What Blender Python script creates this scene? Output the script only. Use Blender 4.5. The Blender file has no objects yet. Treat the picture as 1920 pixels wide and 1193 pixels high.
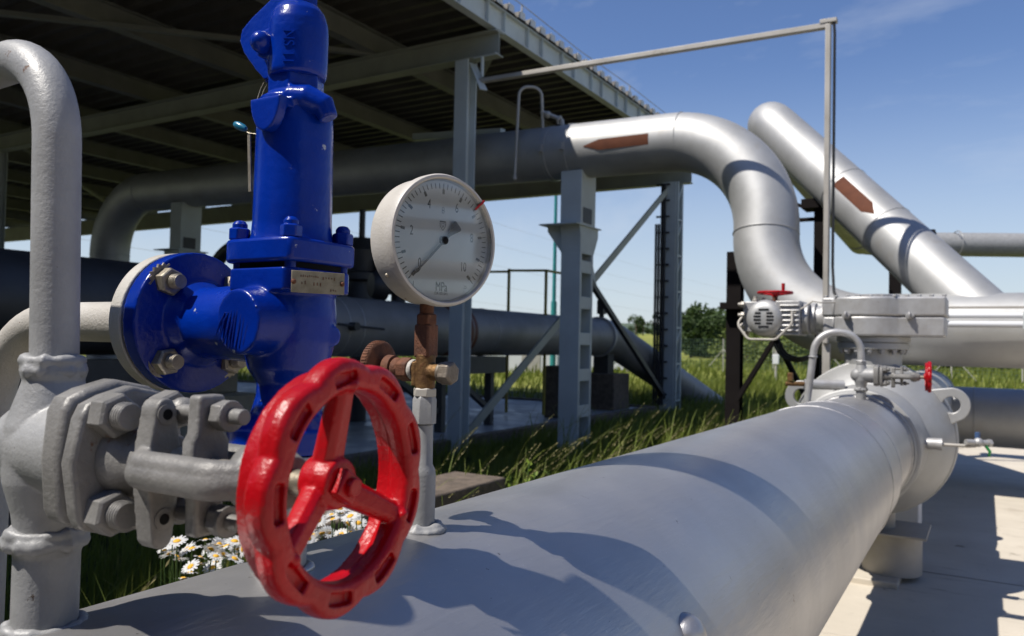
import bpy, bmesh, math, random
from math import sin, cos, pi, radians, sqrt, atan2, hypot
from mathutils import Vector, Matrix
random.seed(7)
V = Vector
scene = bpy.context.scene
col = scene.collection
# ------------------------------------------------------------------ materials
MATS = {}
def mat(name, c, c2=None, nscale=8, rough=.5, rough2=None, metal=0., bump=0., bscale=60, bstretch=None, coat=0., chips=None, spots=None, detail=6, lo=.35, hi=.65, spec=.5, bump2=0., bscale2=10, edge=None):
    m = bpy.data.materials.new(name); m.use_nodes = True
    nt = m.node_tree; N = nt.nodes; L = nt.links
    b = N['Principled BSDF']
    b.inputs['Roughness'].default_value = rough
    b.inputs['Metallic'].default_value = metal
    b.inputs['Specular IOR Level'].default_value = spec
    b.inputs['Coat Weight'].default_value = coat
    b.inputs['Coat Roughness'].default_value = .12
    tc = N.new('ShaderNodeTexCoord')
    def noise(scale, det=detail, stretch=None, ro=.6):
        n = N.new('ShaderNodeTexNoise'); n.inputs['Scale'].default_value = scale; n.inputs['Detail'].default_value = det
        n.inputs['Roughness'].default_value = ro
        if stretch:
            mp = N.new('ShaderNodeMapping'); mp.inputs['Scale'].default_value = stretch
            L.new(tc.outputs['Object'], mp.inputs['Vector']); L.new(mp.outputs['Vector'], n.inputs['Vector'])
        else: L.new(tc.outputs['Object'], n.inputs['Vector'])
        return n
    def ramp(n, a, b_, ca, cb):
        r = N.new('ShaderNodeValToRGB'); r.color_ramp.elements[0].position = a; r.color_ramp.elements[1].position = b_
        r.color_ramp.elements[0].color = (*ca, 1); r.color_ramp.elements[1].color = (*cb, 1)
        L.new(n.outputs['Fac'], r.inputs['Fac']); return r.outputs['Color']
    if c2 is None: c2 = tuple(x*.82 for x in c)
    n1 = noise(nscale)
    out = ramp(n1, lo, hi, c2, c)
    def mixin(out, colr, scale, th, soft=.02, stretch=None):
        n = noise(scale, 8, stretch, .7)
        f = ramp(n, th, th+soft, (0, 0, 0), (1, 1, 1))
        mx = N.new('ShaderNodeMix'); mx.data_type = 'RGBA'
        L.new(f, mx.inputs[0]); L.new(out, mx.inputs[6]); mx.inputs[7].default_value = (*colr, 1)
        return mx.outputs[2]
    for ch in (chips or []): out = mixin(out, *ch)
    if edge:
        ge = N.new('ShaderNodeNewGeometry'); n = noise(110, 6, None, .7)
        ad = N.new('ShaderNodeMath'); ad.operation = 'MULTIPLY_ADD'; ad.inputs[1].default_value = .10; L.new(n.outputs['Fac'], ad.inputs[0]); L.new(ge.outputs['Pointiness'], ad.inputs[2])
        r = N.new('ShaderNodeValToRGB'); r.color_ramp.elements[0].position = edge[1]; r.color_ramp.elements[1].position = edge[1]+.02; L.new(ad.outputs[0], r.inputs['Fac'])
        mx = N.new('ShaderNodeMix'); mx.data_type = 'RGBA'; L.new(r.outputs['Color'], mx.inputs[0]); L.new(out, mx.inputs[6]); mx.inputs[7].default_value = (*edge[0], 1); out = mx.outputs[2]
    L.new(out, b.inputs['Base Color'])
    if rough2 is not None:
        n = noise(nscale*2.3)
        mr = N.new('ShaderNodeMapRange'); mr.inputs[3].default_value = rough; mr.inputs[4].default_value = rough2
        mr.inputs[1].default_value = .3; mr.inputs[2].default_value = .7
        L.new(n.outputs['Fac'], mr.inputs[0]); L.new(mr.outputs[0], b.inputs['Roughness'])
    last = None
    for s, sc, st, dist in ((bump, bscale, bstretch, .002), (bump2, bscale2, None, .004)):
        if s:
            n = noise(sc, 4, st); bp = N.new('ShaderNodeBump'); bp.inputs['Strength'].default_value = s; bp.inputs['Distance'].default_value = dist
            L.new(n.outputs['Fac'], bp.inputs['Height'])
            if last: L.new(last, bp.inputs['Normal'])
            last = bp.outputs['Normal']
    if last: L.new(last, b.inputs['Normal'])
    MATS[name] = m
    return m

RUST = (.16, .055, .02)
M_pipe = mat('main_pipe_paint', (.47, .46, .455), (.40, .392, .39), 3, .35, .46, .80, .45, 90, (1, .12, 1), chips=[((.33, .325, .32), 1.6, .56, .2), ((.60, .60, .60), 34, .655, .02, (1, 6, 6)), ((.14, .13, .12), 48, .675, .02), ((.16, .09, .06), 21, .695, .02)])
M_silver = mat('aluminium_paint', (.43, .43, .425), (.36, .36, .355), 2.5, .52, .60, .58, .2, 120, chips=[((.36, .34, .31), 2.2, .56, .2), ((.16, .11, .07), 16, .695, .03)])
M_silver_sm = mat('aluminium_paint_fine', (.44, .44, .44), (.37, .36, .35), 14, .42, .55, .45, .4, 160, chips=[((.18, .14, .10), 60, 0.650, .03)])
M_cast = mat('grey_cast_paint', (.225, .218, .208), (.15, .145, .138), 22, .40, .55, .15, .3, 260, chips=[((.14, .105, .08), 40, .67, .06), ((.13, .07, .04), 13, 0.670, .03)], bump2=.25, bscale2=70, spec=.3)
M_cast_worn = mat('grey_cast_paint_worn', (.225, .218, .208), (.15, .145, .138), 22, .40, .55, .15, .3, 260, chips=[((.14, .105, .08), 40, .67, .06), ((.13, .07, .04), 13, 0.670, .03)], bump2=.25, bscale2=70, spec=.3, edge=((.38, .36, .33), .60))
M_greypipe = mat('grey_pipe_paint', (.31, .31, .31), (.245, .245, .245), 18, .42, .55, .1, .25, 330, chips=[((.07, .05, .04), 75, 0.680, .015), ((.25, .19, .13), 9, .68, .03), ((.12, .06, .03), 24, 0.665, .02)], bump2=.2, bscale2=45, spec=.4)
M_white = mat('white_pipe_paint', (.46, .44, .405), (.37, .345, .31), 16, .5, .6, 0, .5, 300, chips=[((.16, .085, .04), 60, 0.650, .02), ((.27, .20, .13), 12, .64, .08)])
M_case = mat('gauge_case_paint', (.50, .475, .44), (.44, .415, .375), 20, .42, .5, 0, .25, 280, chips=[((.12, .05, .035), 95, 0.670, .01), ((.12, .06, .04), 38, 0.685, .01)])
M_blue = mat('blue_enamel', (.0001, .025, .285), (.0001, .015, .20), 9, .20, .28, 0, .22, 130, chips=[((.36, .38, .45), 42, .672, .012), ((.28, .30, .36), 14, .715, .01)], bump2=.14, bscale2=40, spec=.28)
M_blue_worn = mat('blue_enamel_worn', (.0001, .025, .285), (.0001, .015, .20), 9, .20, .28, 0, .22, 130, chips=[((.36, .38, .45), 42, .672, .012), ((.28, .30, .36), 14, .71, .01)], bump2=.18, bscale2=40, spec=.28, edge=((.26, .29, .38), .605))
M_red = mat('red_enamel', (.40, .0015, .006), (.29, .001, .004), 12, .27, .4, 0, .4, 150, chips=[((.26, .05, .04), 70, 0.680, .015), ((.10, .03, .02), 26, 0.700, .01)], bump2=.3, bscale2=55, spec=.3)
M_red_worn = mat('red_enamel_worn', (.40, .0015, .006), (.29, .001, .004), 12, .27, .4, 0, .4, 150, chips=[((.26, .05, .04), 70, 0.680, .015), ((.10, .03, .02), 26, 0.700, .01)], bump2=.3, bscale2=55, spec=.3, edge=((.36, .05, .04), .63))
M_zinc = mat('zinc_bolt', (.36, .325, .265), (.22, .19, .14), 60, .40, .58, .7, .3, 300, chips=[((.13, .07, .035), 60, .62, .05)])
M_rust = mat('rusty_steel', (.17, .065, .032), (.085, .035, .02), 60, .7, .85, .2, .7, 320, chips=[((.30, .15, .08), 90, .62, .06)])
M_brass = mat('tarnished_brass', (.21, .12, .045), (.11, .055, .024), 70, .5, .7, .6, .6, 300, chips=[((.15, .055, .025), 40, .58, .08)])
M_nut = mat('dull_steel_nut', (.22, .19, .155), (.13, .105, .08), 60, .5, .65, .5, .4, 300)
M_shed = mat('shed_paint', (.52, .56, .55), (.45, .48, .47), 2, .5, .6, 0, .1, 40, chips=[((.24, .22, .18), 3, .68, .1)])
M_steel_shade = mat('shaded_roof_steel', (.185, .187, .17), (.14, .142, .13), 2, .6)  # purlins and roof braces: under-roof shade put into the colour
M_gird = mat('shaded_girder_paint', (.33, .34, .29), (.27, .275, .235), 2, .55)  # shed paint darkened, shade below the roof is in the colour
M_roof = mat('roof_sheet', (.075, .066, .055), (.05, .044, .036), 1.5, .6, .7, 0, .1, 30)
M_blk = mat('dark_steel', (.012, .010, .010), (.009, .007, .007), 4, .7, .8, 0, spec=.1)
M_machine = mat('dark_machine_paint', (.035, .036, .040), (.025, .025, .027), 5, .5)
M_arrow = mat('brown_arrow_paint', (.125, .045, .024), (.10, .036, .02), 6, .75, .8, spec=.2)
M_conc = mat('slab_concrete', (.54, .485, .40), (.46, .41, .335), 1.3, .85, .9, 0, .35, 60, chips=[((.36, .31, .245), .9, .60, .12), ((.24, .21, .165), 30, .655, .05), ((.29, .25, .20), 5, .60, .1, (.35, 2.6, 1)), ((.19, .16, .12), 2.3, .645, .05)])
M_conc2 = mat('old_concrete', (.15, .115, .085), (.08, .062, .047), 14, .9, .95, 0, .9, 120, bump2=.8, bscale2=30)
M_conc3 = mat('shed_slab_concrete', (.30, .31, .32), (.20, .21, .22), 1.1, .35, .75, 0, .2, 30)
M_beige = mat('beige_concrete_block', (.38, .34, .26), (.30, .27, .2), 5, .85)
M_black = mat('black_print', (.010, .010, .011), rough=.6, spec=.08)
M_rubber = mat('black_cable', (.014, .014, .015), rough=.5)
M_dial = mat('dial_white', (.66, .67, .68), (.63, .64, .65), 20, .5)
M_teal = mat('teal_paint', (.02, .22, .22), rough=.5)
M_yellow = mat('olive_yellow_paint', (.30, .25, .045), rough=.5)
M_wall = mat('white_panel', (.60, .61, .62), (.55, .56, .58), 1, .6)
M_galv = mat('galvanised_steel', (.44, .415, .375), (.35, .325, .285), 3, .5, .6, .2, .1, 40, chips=[((.2, .16, .12), 2.2, .64, .08)])
M_leaf = mat('tree_leaves', (.06, .095, .025), (.03, .052, .014), 3, .6, spec=.25)
M_leaf2 = mat('shrub_leaves', (.15, .18, .04), (.085, .115, .024), 2, .6, spec=.25)
M_bark = mat('bark', (.10, .075, .05), rough=.9)
M_petal = mat('daisy_petal', (.70, .70, .68), (.64, .64, .64), 40, .6)
M_disc = mat('daisy_disc', (.75, .42, .02), (.62, .30, .01), 300, .7)
M_stem = mat('green_stem', (.09, .16, .03), (.06, .11, .02), 20, .6)
M_seed = mat('grass_seed', (.36, .31, .14), (.24, .22, .09), 40, .7)
M_bluecap = mat('turquoise_plastic', (.01, .16, .27), rough=.3, coat=.3)
M_plate = mat('nameplate_steel', (.27, .24, .17), (.18, .155, .10), 90, .5, .65, .3, chips=[((.17, .10, .05), 60, .62, .08)])
M_greenc = mat('green_cable', (.02, .22, .05), rough=.5)

def translucent(m, f=.35):
    nt = m.node_tree; b = nt.nodes['Principled BSDF']; o = [n for n in nt.nodes if n.type == 'OUTPUT_MATERIAL'][0]
    t = nt.nodes.new('ShaderNodeBsdfTranslucent'); mx = nt.nodes.new('ShaderNodeMixShader'); mx.inputs[0].default_value = f
    src = b.inputs['Base Color'].links[0].from_socket
    nt.links.new(src, t.inputs['Color']); nt.links.new(b.outputs[0], mx.inputs[1]); nt.links.new(t.outputs[0], mx.inputs[2]); nt.links.new(mx.outputs[0], o.inputs['Surface'])
def grassmat(name, c, c2, c3):
    m = mat(name, c, c2, .8, .6, spec=.25, chips=[(c3, 7, .52, .2)]); translucent(m, .4); return m
M_grass = grassmat('grass_blade', (.18, .205, .033), (.095, .135, .02), (.29, .27, .08))
M_grassb = grassmat('bright_grass_blade', (.20, .25, .04), (.13, .18, .028), (.31, .30, .12))
for m_ in (M_leaf, M_leaf2, M_seed, M_petal): translucent(m_, .3)

def glassmat():
    m = bpy.data.materials.new('gauge_glass'); m.use_nodes = True; nt = m.node_tree; N = nt.nodes; L = nt.links
    o = [n for n in N if n.type == 'OUTPUT_MATERIAL'][0]
    t = N.new('ShaderNodeBsdfTransparent'); g = N.new('ShaderNodeBsdfGlossy'); g.inputs['Roughness'].default_value = .04
    t.inputs['Color'].default_value = (.94, .95, .95, 1)
    f = N.new('ShaderNodeFresnel'); f.inputs['IOR'].default_value = 1.5
    mx = N.new('ShaderNodeMixShader'); L.new(f.outputs[0], mx.inputs[0]); L.new(t.outputs[0], mx.inputs[1]); L.new(g.outputs[0], mx.inputs[2]); L.new(mx.outputs[0], o.inputs['Surface'])
    return m
M_glass = glassmat()

# ------------------------------------------------------------------ mesh helpers
def frame(axis, up=V((0, 0, 1))):
    n = V(axis).normalized()
    if abs(n.dot(up)) > .99: up = V((0, 1, 0)) if abs(n.y) < .9 else V((1, 0, 0))
    u = up.cross(n).normalized(); v = n.cross(u)
    return u, v, n
X, Y, Z = V((1, 0, 0)), V((0, 1, 0)), V((0, 0, 1))
OFF = {}
class MB:
    def __init__(s): s.v = []; s.f = []
    def add(s, vs, fs):
        o = len(s.v); s.v += [V(p) for p in vs]; s.f += [tuple(i+o for i in f) for f in fs]; return s
    def box(s, c, d, R=None):
        c = V(c); pts = [V((sx*d[0]/2, sy*d[1]/2, sz*d[2]/2)) for sx in (-1, 1) for sy in (-1, 1) for sz in (-1, 1)]
        if R: pts = [R @ p for p in pts]
        return s.add([c+p for p in pts], [(0, 1, 3, 2), (4, 6, 7, 5), (0, 4, 5, 1), (2, 3, 7, 6), (0, 2, 6, 4), (1, 5, 7, 3)])
    def box2(s, a, b): return s.box([(a[i]+b[i])/2 for i in range(3)], [abs(b[i]-a[i]) for i in range(3)])
    def lathe(s, o, axis, prof, seg=32, closed=False):
        o = V(o); u, v, n = frame(axis); rings = []; vs = []; fs = []
        for r, h in prof:
            if r < 1e-6: rings.append([len(vs)]); vs.append(o+n*h)
            else:
                rings.append(list(range(len(vs), len(vs)+seg)))
                vs += [o+n*h+(u*cos(2*pi*k/seg)+v*sin(2*pi*k/seg))*r for k in range(seg)]
        pairs = list(zip(rings, rings[1:]))
        if closed: pairs.append((rings[-1], rings[0]))
        for a, b in pairs:
            for k in range(seg):
                k2 = (k+1) % seg
                if len(a) == 1 and len(b) == 1: continue
                if len(a) == 1: fs.append((a[0], b[k], b[k2])[::-1])
                elif len(b) == 1: fs.append((a[k], a[k2], b[0]))
                else: fs.append((a[k], a[k2], b[k2], b[k]))
        if not closed:
            if len(rings[0]) > 1: fs.append(tuple(rings[0][::-1]))
            if len(rings[-1]) > 1: fs.append(tuple(rings[-1]))
        return s.add(vs, fs)
    def cyl(s, a, b, r, r2=None, seg=24):
        a, b = V(a), V(b); return s.lathe(a, b-a, [(r, 0), (r if r2 is None else r2, (b-a).length)], seg)
    def sph(s, c, r, seg=20, sc=(1, 1, 1)):
        t = MB().lathe((0, 0, 0), Z, [(r*sin(pi*k/(seg//2)) if 0 < k < seg//2 else 0, -r*cos(pi*k/(seg//2))) for k in range(seg//2+1)], seg)
        return s.add([V(c)+V((p.x*sc[0], p.y*sc[1], p.z*sc[2])) for p in t.v], t.f)
    def tube(s, pts, r, seg=20, caps=True, rad=None, closed=False):
        pts = [V(p) for p in pts]; n = len(pts); tg = []
        for i in range(n):
            a = pts[(i-1) % n] if closed else pts[max(i-1, 0)]; b = pts[(i+1) % n] if closed else pts[min(i+1, n-1)]
            tg.append((b-a).normalized())
        u, v, _ = frame(tg[0]); vs = []; fs = []
        for i in range(n):
            if i:
                q = tg[i-1].rotation_difference(tg[i]); u = q @ u
                u = (u-tg[i]*u.dot(tg[i])).normalized()
            v = tg[i].cross(u); rr = rad[i] if rad else r
            vs += [pts[i]+(u*cos(2*pi*k/seg)+v*sin(2*pi*k/seg))*rr for k in range(seg)]
        for i in range(n if closed else n-1):
            j = (i+1) % n
            for k in range(seg):
                k2 = (k+1) % seg; fs.append((i*seg+k, i*seg+k2, j*seg+k2, j*seg+k))
        if caps and not closed: fs.append(tuple(range(seg))[::-1]); fs.append(tuple(range((n-1)*seg, n*seg)))
        return s.add(vs, fs)
    def prism(s, poly, o, u, v, depth):
        o, u, v = V(o), V(u), V(v); n = u.cross(v).normalized(); k = len(poly)
        vs = [o+u*p[0]+v*p[1] for p in poly]; vs += [p+n*depth for p in vs]
        fs = [tuple(range(k))[::-1], tuple(range(k, 2*k))]+[(i, (i+1) % k, k+(i+1) % k, k+i) for i in range(k)]
        return s.add(vs, fs)
    def hex(s, o, axis, af, h, rot=0., n=6):
        u, v, w = frame(axis); R = af/2/cos(pi/n)
        poly = [(R*cos(2*pi*k/n+rot), R*sin(2*pi*k/n+rot)) for k in range(n)]
        c = .86; o = V(o)
        # chamfered top
        vs = [o+u*p[0]+v*p[1] for p in poly]+[o+u*p[0]+v*p[1]+w*h*.86 for p in poly]+[o+(u*p[0]+v*p[1])*c+w*h for p in poly]
        fs = [tuple(range(n))[::-1], tuple(range(2*n, 3*n))]
        for a in (0, n):
            fs += [(a+i, a+(i+1) % n, a+n+(i+1) % n, a+n+i) for i in range(n)]
        return s.add(vs, fs)
    def beam(s, a, b, h, w, tf=.012, tw=.009, up=Z):   # I section
        a, b = V(a), V(b); n = (b-a).normalized(); u = up.cross(n).normalized(); v = n.cross(u); L = (b-a).length
        def bx(cu, cv, du, dv):
            poly = [(cu-du/2, cv-dv/2), (cu+du/2, cv-dv/2), (cu+du/2, cv+dv/2), (cu-du/2, cv+dv/2)]
            s.prism(poly, a, u, v, L)
        bx(0, h/2-tf/2, w, tf); bx(0, -h/2+tf/2, w, tf); bx(0, 0, tw, h-2*tf)
        return s
    def bar(s, a, b, w, d, up=Z):
        a, b = V(a), V(b); n = (b-a).normalized()
        if abs(n.dot(up)) > .99: up = Y
        u = up.cross(n).normalized(); v = n.cross(u)
        return s.prism([(-w/2, -d/2), (w/2, -d/2), (w/2, d/2), (-w/2, d/2)], a, u, v, (b-a).length)
    def build(s, name, m, parent=None, bev=0, remesh=0, smooth=0, ang=35, bseg=2, solid=0):
        off = V(OFF.get(parent.name, (0, 0, 0))) if parent else V((0, 0, 0))
        me = bpy.data.meshes.new(name); me.from_pydata([tuple(p-off) for p in s.v], [], s.f)
        bm = bmesh.new(); bm.from_mesh(me); bmesh.ops.recalc_face_normals(bm, faces=bm.faces); bm.to_mesh(me); bm.free()
        me.materials.append(m)
        if ang: me.shade_smooth(); me.set_sharp_from_angle(angle=radians(ang))
        o = bpy.data.objects.new(name, me); col.objects.link(o)
        if parent: o.parent = parent; OFF[o.name] = tuple(off)
        if solid: q = o.modifiers.new('solidify', 'SOLIDIFY'); q.thickness = solid
        if bev:
            q = o.modifiers.new('bevel', 'BEVEL'); q.width = bev; q.segments = bseg; q.limit_method = 'ANGLE'; q.angle_limit = radians(40)
        if remesh:
            q = o.modifiers.new('remesh', 'REMESH'); q.mode = 'VOXEL'; q.voxel_size = remesh; q.use_smooth_shade = True
            if smooth: q = o.modifiers.new('smooth', 'SMOOTH'); q.factor = .5; q.iterations = smooth
        return o
def thing(name, loc, label, cat, group=None):
    o = bpy.data.objects.new(name, None); col.objects.link(o); o.location = loc; o.empty_display_size = .05
    OFF[o.name] = tuple(loc); return tag(o, label, cat, group)
def tag(o, label=None, cat=None, group=None, kind=None):
    if label: o['label'] = label
    if cat: o['category'] = cat
    if group: o['group'] = group
    if kind: o['kind'] = kind
    return o
def copy_tree(o, parent=None):
    c = o.copy(); col.objects.link(c); c.parent = parent
    for ch in list(o.children):
        if not ch.name.startswith('stem.') and ch.name != 'stem' or parent is not None or 'flower' not in o.get('category', ''): copy_tree(ch, c)
    return c
def fillet(pts, rad, seg=12):
    pts = [V(p) for p in pts]; out = [pts[0]]
    rs = rad if isinstance(rad, (list, tuple)) else [rad]*(len(pts)-2)
    for i in range(1, len(pts)-1):
        a = (pts[i-1]-pts[i]).normalized(); b = (pts[i+1]-pts[i]).normalized(); r = rs[i-1]
        th = a.angle(b)/2; d = r/math.tan(th); c = pts[i]+(a+b).normalized()*(r/sin(th))
        p0 = pts[i]+a*d-c; p1 = pts[i]+b*d-c; q = p0.rotation_difference(p1); ax, an = q.to_axis_angle()
        for k in range(seg+1): out.append(c+Matrix.Rotation(an*k/seg, 3, ax) @ p0)
    out.append(pts[-1]); return out
def ringpts(c, axis, r, n=32):
    u, v, _ = frame(axis); return [V(c)+(u*cos(2*pi*k/n)+v*sin(2*pi*k/n))*r for k in range(n)]
def weld(mb, c, axis, r, w=.006, n=64, jit=.25, seg=8):
    pts = ringpts(c, axis, r, n); rad = [w*(1+jit*random.uniform(-1, 1)) for _ in pts]
    return mb.tube(pts, w, seg, closed=True, rad=rad)
def textmesh(mb, s, size, o, u, v, sx=1., ext=.0003, align='CENTER'):
    cu = bpy.data.curves.new('t', 'FONT'); cu.body = s; cu.size = size; cu.extrude = ext; cu.align_x = align; cu.align_y = 'CENTER'
    ob = bpy.data.objects.new('t', cu); col.objects.link(ob)
    dg = bpy.context.evaluated_depsgraph_get(); me = bpy.data.meshes.new_from_object(ob.evaluated_get(dg))
    n = V(u).cross(V(v))
    mb.add([V(o)+V(u)*(p.co.x*sx)+V(v)*p.co.y+n*p.co.z for p in me.vertices], [tuple(p.vertices) for p in me.polygons])
    bpy.data.objects.remove(ob); bpy.data.curves.remove(cu); bpy.data.meshes.remove(me)

# ------------------------------------------------------------------ main pipe (along Y)
AX, AZ, RP = -.6075, .911, .305
t = thing('pipeline', (AX, 1, 0), 'large grey painted gas pipe running from lower left towards the ball valve', 'pipe')
MB().lathe((AX, -3, AZ), Y, [(RP, 0)]+[(RP, k*.25) for k in range(1, 28)]+[(RP*.995, 6.80), (.298, 6.87), (.288, 6.95), (.285, 7.05), (.285, 7.4), (.285, 7.72)], 128).build('pipe_body', M_pipe, t, ang=30)
for y in (3.42,): weld(MB(), (AX, y, AZ), Y, RP-.001, .0045, 160, .2).build('weld_seam', M_pipe, t)
weld(MB(), (AX, 3.78, AZ), Y, RP-.002, .0035, 160, .2).build('weld_seam', M_pipe, t); weld(MB(), (AX, 4.64, AZ), Y, .286, .006, 160, .2).build('weld_seam', M_pipe, t)
b = MB(); b.sph((-.352, 1.075, 1.055), .030, 24); b.cyl((-.37, 1.075, 1.04), (-.345, 1.075, 1.062), .033)
b.build('welded_boss', M_pipe, t, bev=.003)
M_conc4 = M_conc

# ------------------------------------------------------------------ gate valve with red handwheel
VY, VZ = .375, 1.357
VX = -.657
def gate_valve(name, label):
    t = thing(name, (VX, VY, VZ), label, 'valve')
    b = MB()   # body: vertical run, branch
    b.lathe((VX, VY, 1.205), Z, [(.0245, 0), (.0245, .066), (.0275, .072), (.0275, .080), (.025, .086), (.027, .100), (.034, .125), (.036, .148), (.034, .170), (.026, .195), (.0225, .206), (.0245, .211), (.0240, .219), (.0185, .224)], 40)
    b.cyl((VX-.018, VY, VZ), (-.59, VY, VZ), .035, .040, 40)
    b.sph((VX-.016, VY, VZ), .037, 28)
    b.build('body', M_greypipe, t, remesh=.0016, smooth=3)
    def plate(w, h1, h2, kink):
        r = .014
        P = [(-w+kink, -h2+r), (-w, 0), (-w+kink, h1-r), (-w+kink+r*.35, h1-r*.3), (-w+kink+r*1.3, h1+.002), (0, h1+.008), (w-r-kink, h1+.002), (w-kink, h1-r*.6), (w, 0), (w-kink, -h2+r), (w-r-kink, -h2), (0, -h2-.004), (-w+kink+r*1.2, -h2), (-w+kink+r*.3, -h2+r*.3)]
        return P
    MB().prism(plate(.045, .050, .050, .003), (-.595, VY, VZ), Y, Z, .026).build('body_flange', M_cast, t, bev=.006, bseg=4)
    MB().prism(plate(.046, .046, .052, .006), (-.566, VY, VZ), Y, Z, .015).build('bonnet_flange', M_cast, t, bev=.0035, bseg=3)
    MB().prism(plate(.040, .043, .045, .006), (-.569, VY, VZ), Y, Z, .004).build('gasket', M_black, t)
    for dy in (-.021, .024):
        for dz in (.034, -.036):
            q = MB(); q.hex((-.551, VY+dy, VZ+dz), X, .0285, .017, .35); q.cyl((-.551, VY+dy, VZ+dz), (-.522, VY+dy, VZ+dz), .0100, .0096, 20)
            for k_ in range(4): q.lathe((-.5325+.0026*k_, VY+dy, VZ+dz), X, [(.0096, 0), (.0106, .001), (.0096, .002)], 20)
            q.build('bolt', M_cast, t, bev=.0010)
    q = MB(); q.lathe((-.552, VY, VZ), X, [(.030, 0), (.027, .012), (.022, .020), (.022, .045)], 32); q.build('bonnet_neck', M_cast, t, bev=.002)
    # yoke: lug plate, two arms, hub
    q = MB()
    lug = [(-.012, -.047)] + [(.012*cos(a), -.047-.0005+.012*sin(a)) for a in [pi*1.15+pi*.7*k/8 for k in range(9)]] + [(.012, -.047), (.016, -.02), (.02, 0), (.016, .02), (.012, .038)] + [(.012*cos(a), .040+.012*sin(a)) for a in [pi*k/10 for k in range(11)]] + [(-.012, .038), (-.016, .02), (-.02, 0), (-.016, -.02)]
    q.prism([(x_*.74, z_*.95-.001) for x_, z_ in lug], (-.513, VY-.012, VZ), Y, Z, .018)
    for sy in (-1, 1):
        q.tube(fillet([(-.505, VY+sy*.012, VZ-.002), (-.502, VY+sy*.030, VZ-.002), (-.425, VY+sy*.030, VZ-.002), (-.395, VY+sy*.008, VZ)], [.012, .02], 6), .011, 14)
        q.tube(fillet([(-.505, VY+sy*.012, VZ+.005), (-.502, VY+sy*.030, VZ+.005), (-.425, VY+sy*.030, VZ+.005), (-.395, VY+sy*.008, VZ+.004)], [.012, .02], 6), .009, 14)
    q.lathe((-.432, VY, VZ), X, [(.010, 0), (.022, .010), (.026, .022), (.022, .036), (.016, .05)], 24)
    q.build('yoke', M_cast_worn, t, remesh=.0014, smooth=4)
    for dz in (.037, -.036):
        q = MB(); q.lathe((-.4955, VY-.012, VZ+dz), X, [(.0075, 0), (.0075, .0012), (.0040, .0016), (.0040, .0005), (.0042, .0002)], 20); q.build('eye_hole_rim', M_cast, t)
        q = MB(); q.cyl((-.4950, VY-.012, VZ+dz), (-.4939, VY-.012, VZ+dz), .0037, seg=16); q.build('eye_hole', M_black, t)
    g = [(-.011, -.047), (.011, -.047), (.012, -.022), (.0155, -.015), (.0155, .018), (.012, .024), (.011, .050), (-.011, .050), (-.012, .024), (-.0155, .018), (-.0155, -.015), (-.012, -.022)]
    MB().prism(g, (-.472, VY-.002, VZ+.002), Y, Z, .013).build('gland_plate', M_cast, t, bev=.003, bseg=3)
    for dz in (.038, -.034):
        q = MB(); q.cyl((-.50, VY+.002, VZ+dz), (-.432, VY+.002, VZ+dz), .0055, seg=16); q.sph((-.502, VY+.006, VZ+dz), .010, 16)
        q.hex((-.457, VY+.002, VZ+dz), X, .019, .011, .3); q.lathe((-.446, VY+.002, VZ+dz), X, [(.011, 0), (.011, .002)], 18)
        q.build('gland_bolt', M_cast, t, bev=.0008)
    q = MB(); q.lathe((-.53, VY, VZ), X, [(.013, 0), (.013, .035), (.0085, .04), (.0085, .175)], 24); q.build('stem', M_zinc, t)
    # handwheel
    WX = -.340; nl = 9; ph = radians(20)
    q = MB(); n = 216; vs = []; fs = []; sec = 14
    for i in range(n):
        a = 2*pi*i/n; ro = .0738+.0055*abs(cos(nl*(a-ph)/2)); ri = .0575; c = (ro+ri)/2; hw = (ro-ri)/2
        for k in range(sec):
            e = 2*pi*k/sec; ce, se = cos(e), sin(e); ex = 2/3.2
            rr = c+hw*abs(ce)**ex*(1 if ce > 0 else -1); xx = .0092*abs(se)**ex*(1 if se > 0 else -1)
            vs.append((WX+xx, VY+rr*cos(a), VZ+rr*sin(a)))
    for i in range(n):
        for k in range(sec):
            fs.append((i*sec+k, ((i+1) % n)*sec+k, ((i+1) % n)*sec+(k+1) % sec, i*sec+(k+1) % sec))
    q.add(vs, fs)
    ring = q.build('ring_tmp', M_red)
    c = MB()
    for k in range(nl):
        a0 = ph+2*pi*k/nl; pl = []
        for sgn, rr in ((-1, .0632), (1, .0708)):
            for j in range(7):
                a = a0+(-sgn)*(-1+j/3)*.165
                pl.append((rr*cos(a), rr*sin(a)))
        c.prism(pl, (WX-.02, VY, VZ), Y, Z, .045)
    cu2 = MB(); cu2.lathe((WX-.02, VY, VZ), X, [(.0622, 0), (.0705, 0), (.0705, .0242), (.0622, .0242)], 96, closed=True); cut2 = cu2.build('cut2_tmp', M_red)
    cut = c.build('cut_tmp', M_red)
    bo = ring.modifiers.new('b', 'BOOLEAN'); bo.operation = 'DIFFERENCE'; bo.object = cut; bo.solver = 'EXACT'; bo = ring.modifiers.new('c', 'BOOLEAN'); bo.operation = 'DIFFERENCE'; bo.object = cut2; bo.solver = 'EXACT'
    dg = bpy.context.evaluated_depsgraph_get(); me = bpy.data.meshes.new_from_object(ring.evaluated_get(dg))
    q = MB(); q.add([p.co for p in me.vertices], [tuple(p.vertices) for p in me.polygons])
    for o in (ring, cut, cut2): bpy.data.objects.remove(o)
    hx = WX-.013
    q.lathe((hx-.013, VY, VZ), X, [(.013, 0), (.0165, .003), (.0175, .014), (.0155, .0235), (.012, .0245)], 28)
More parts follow.
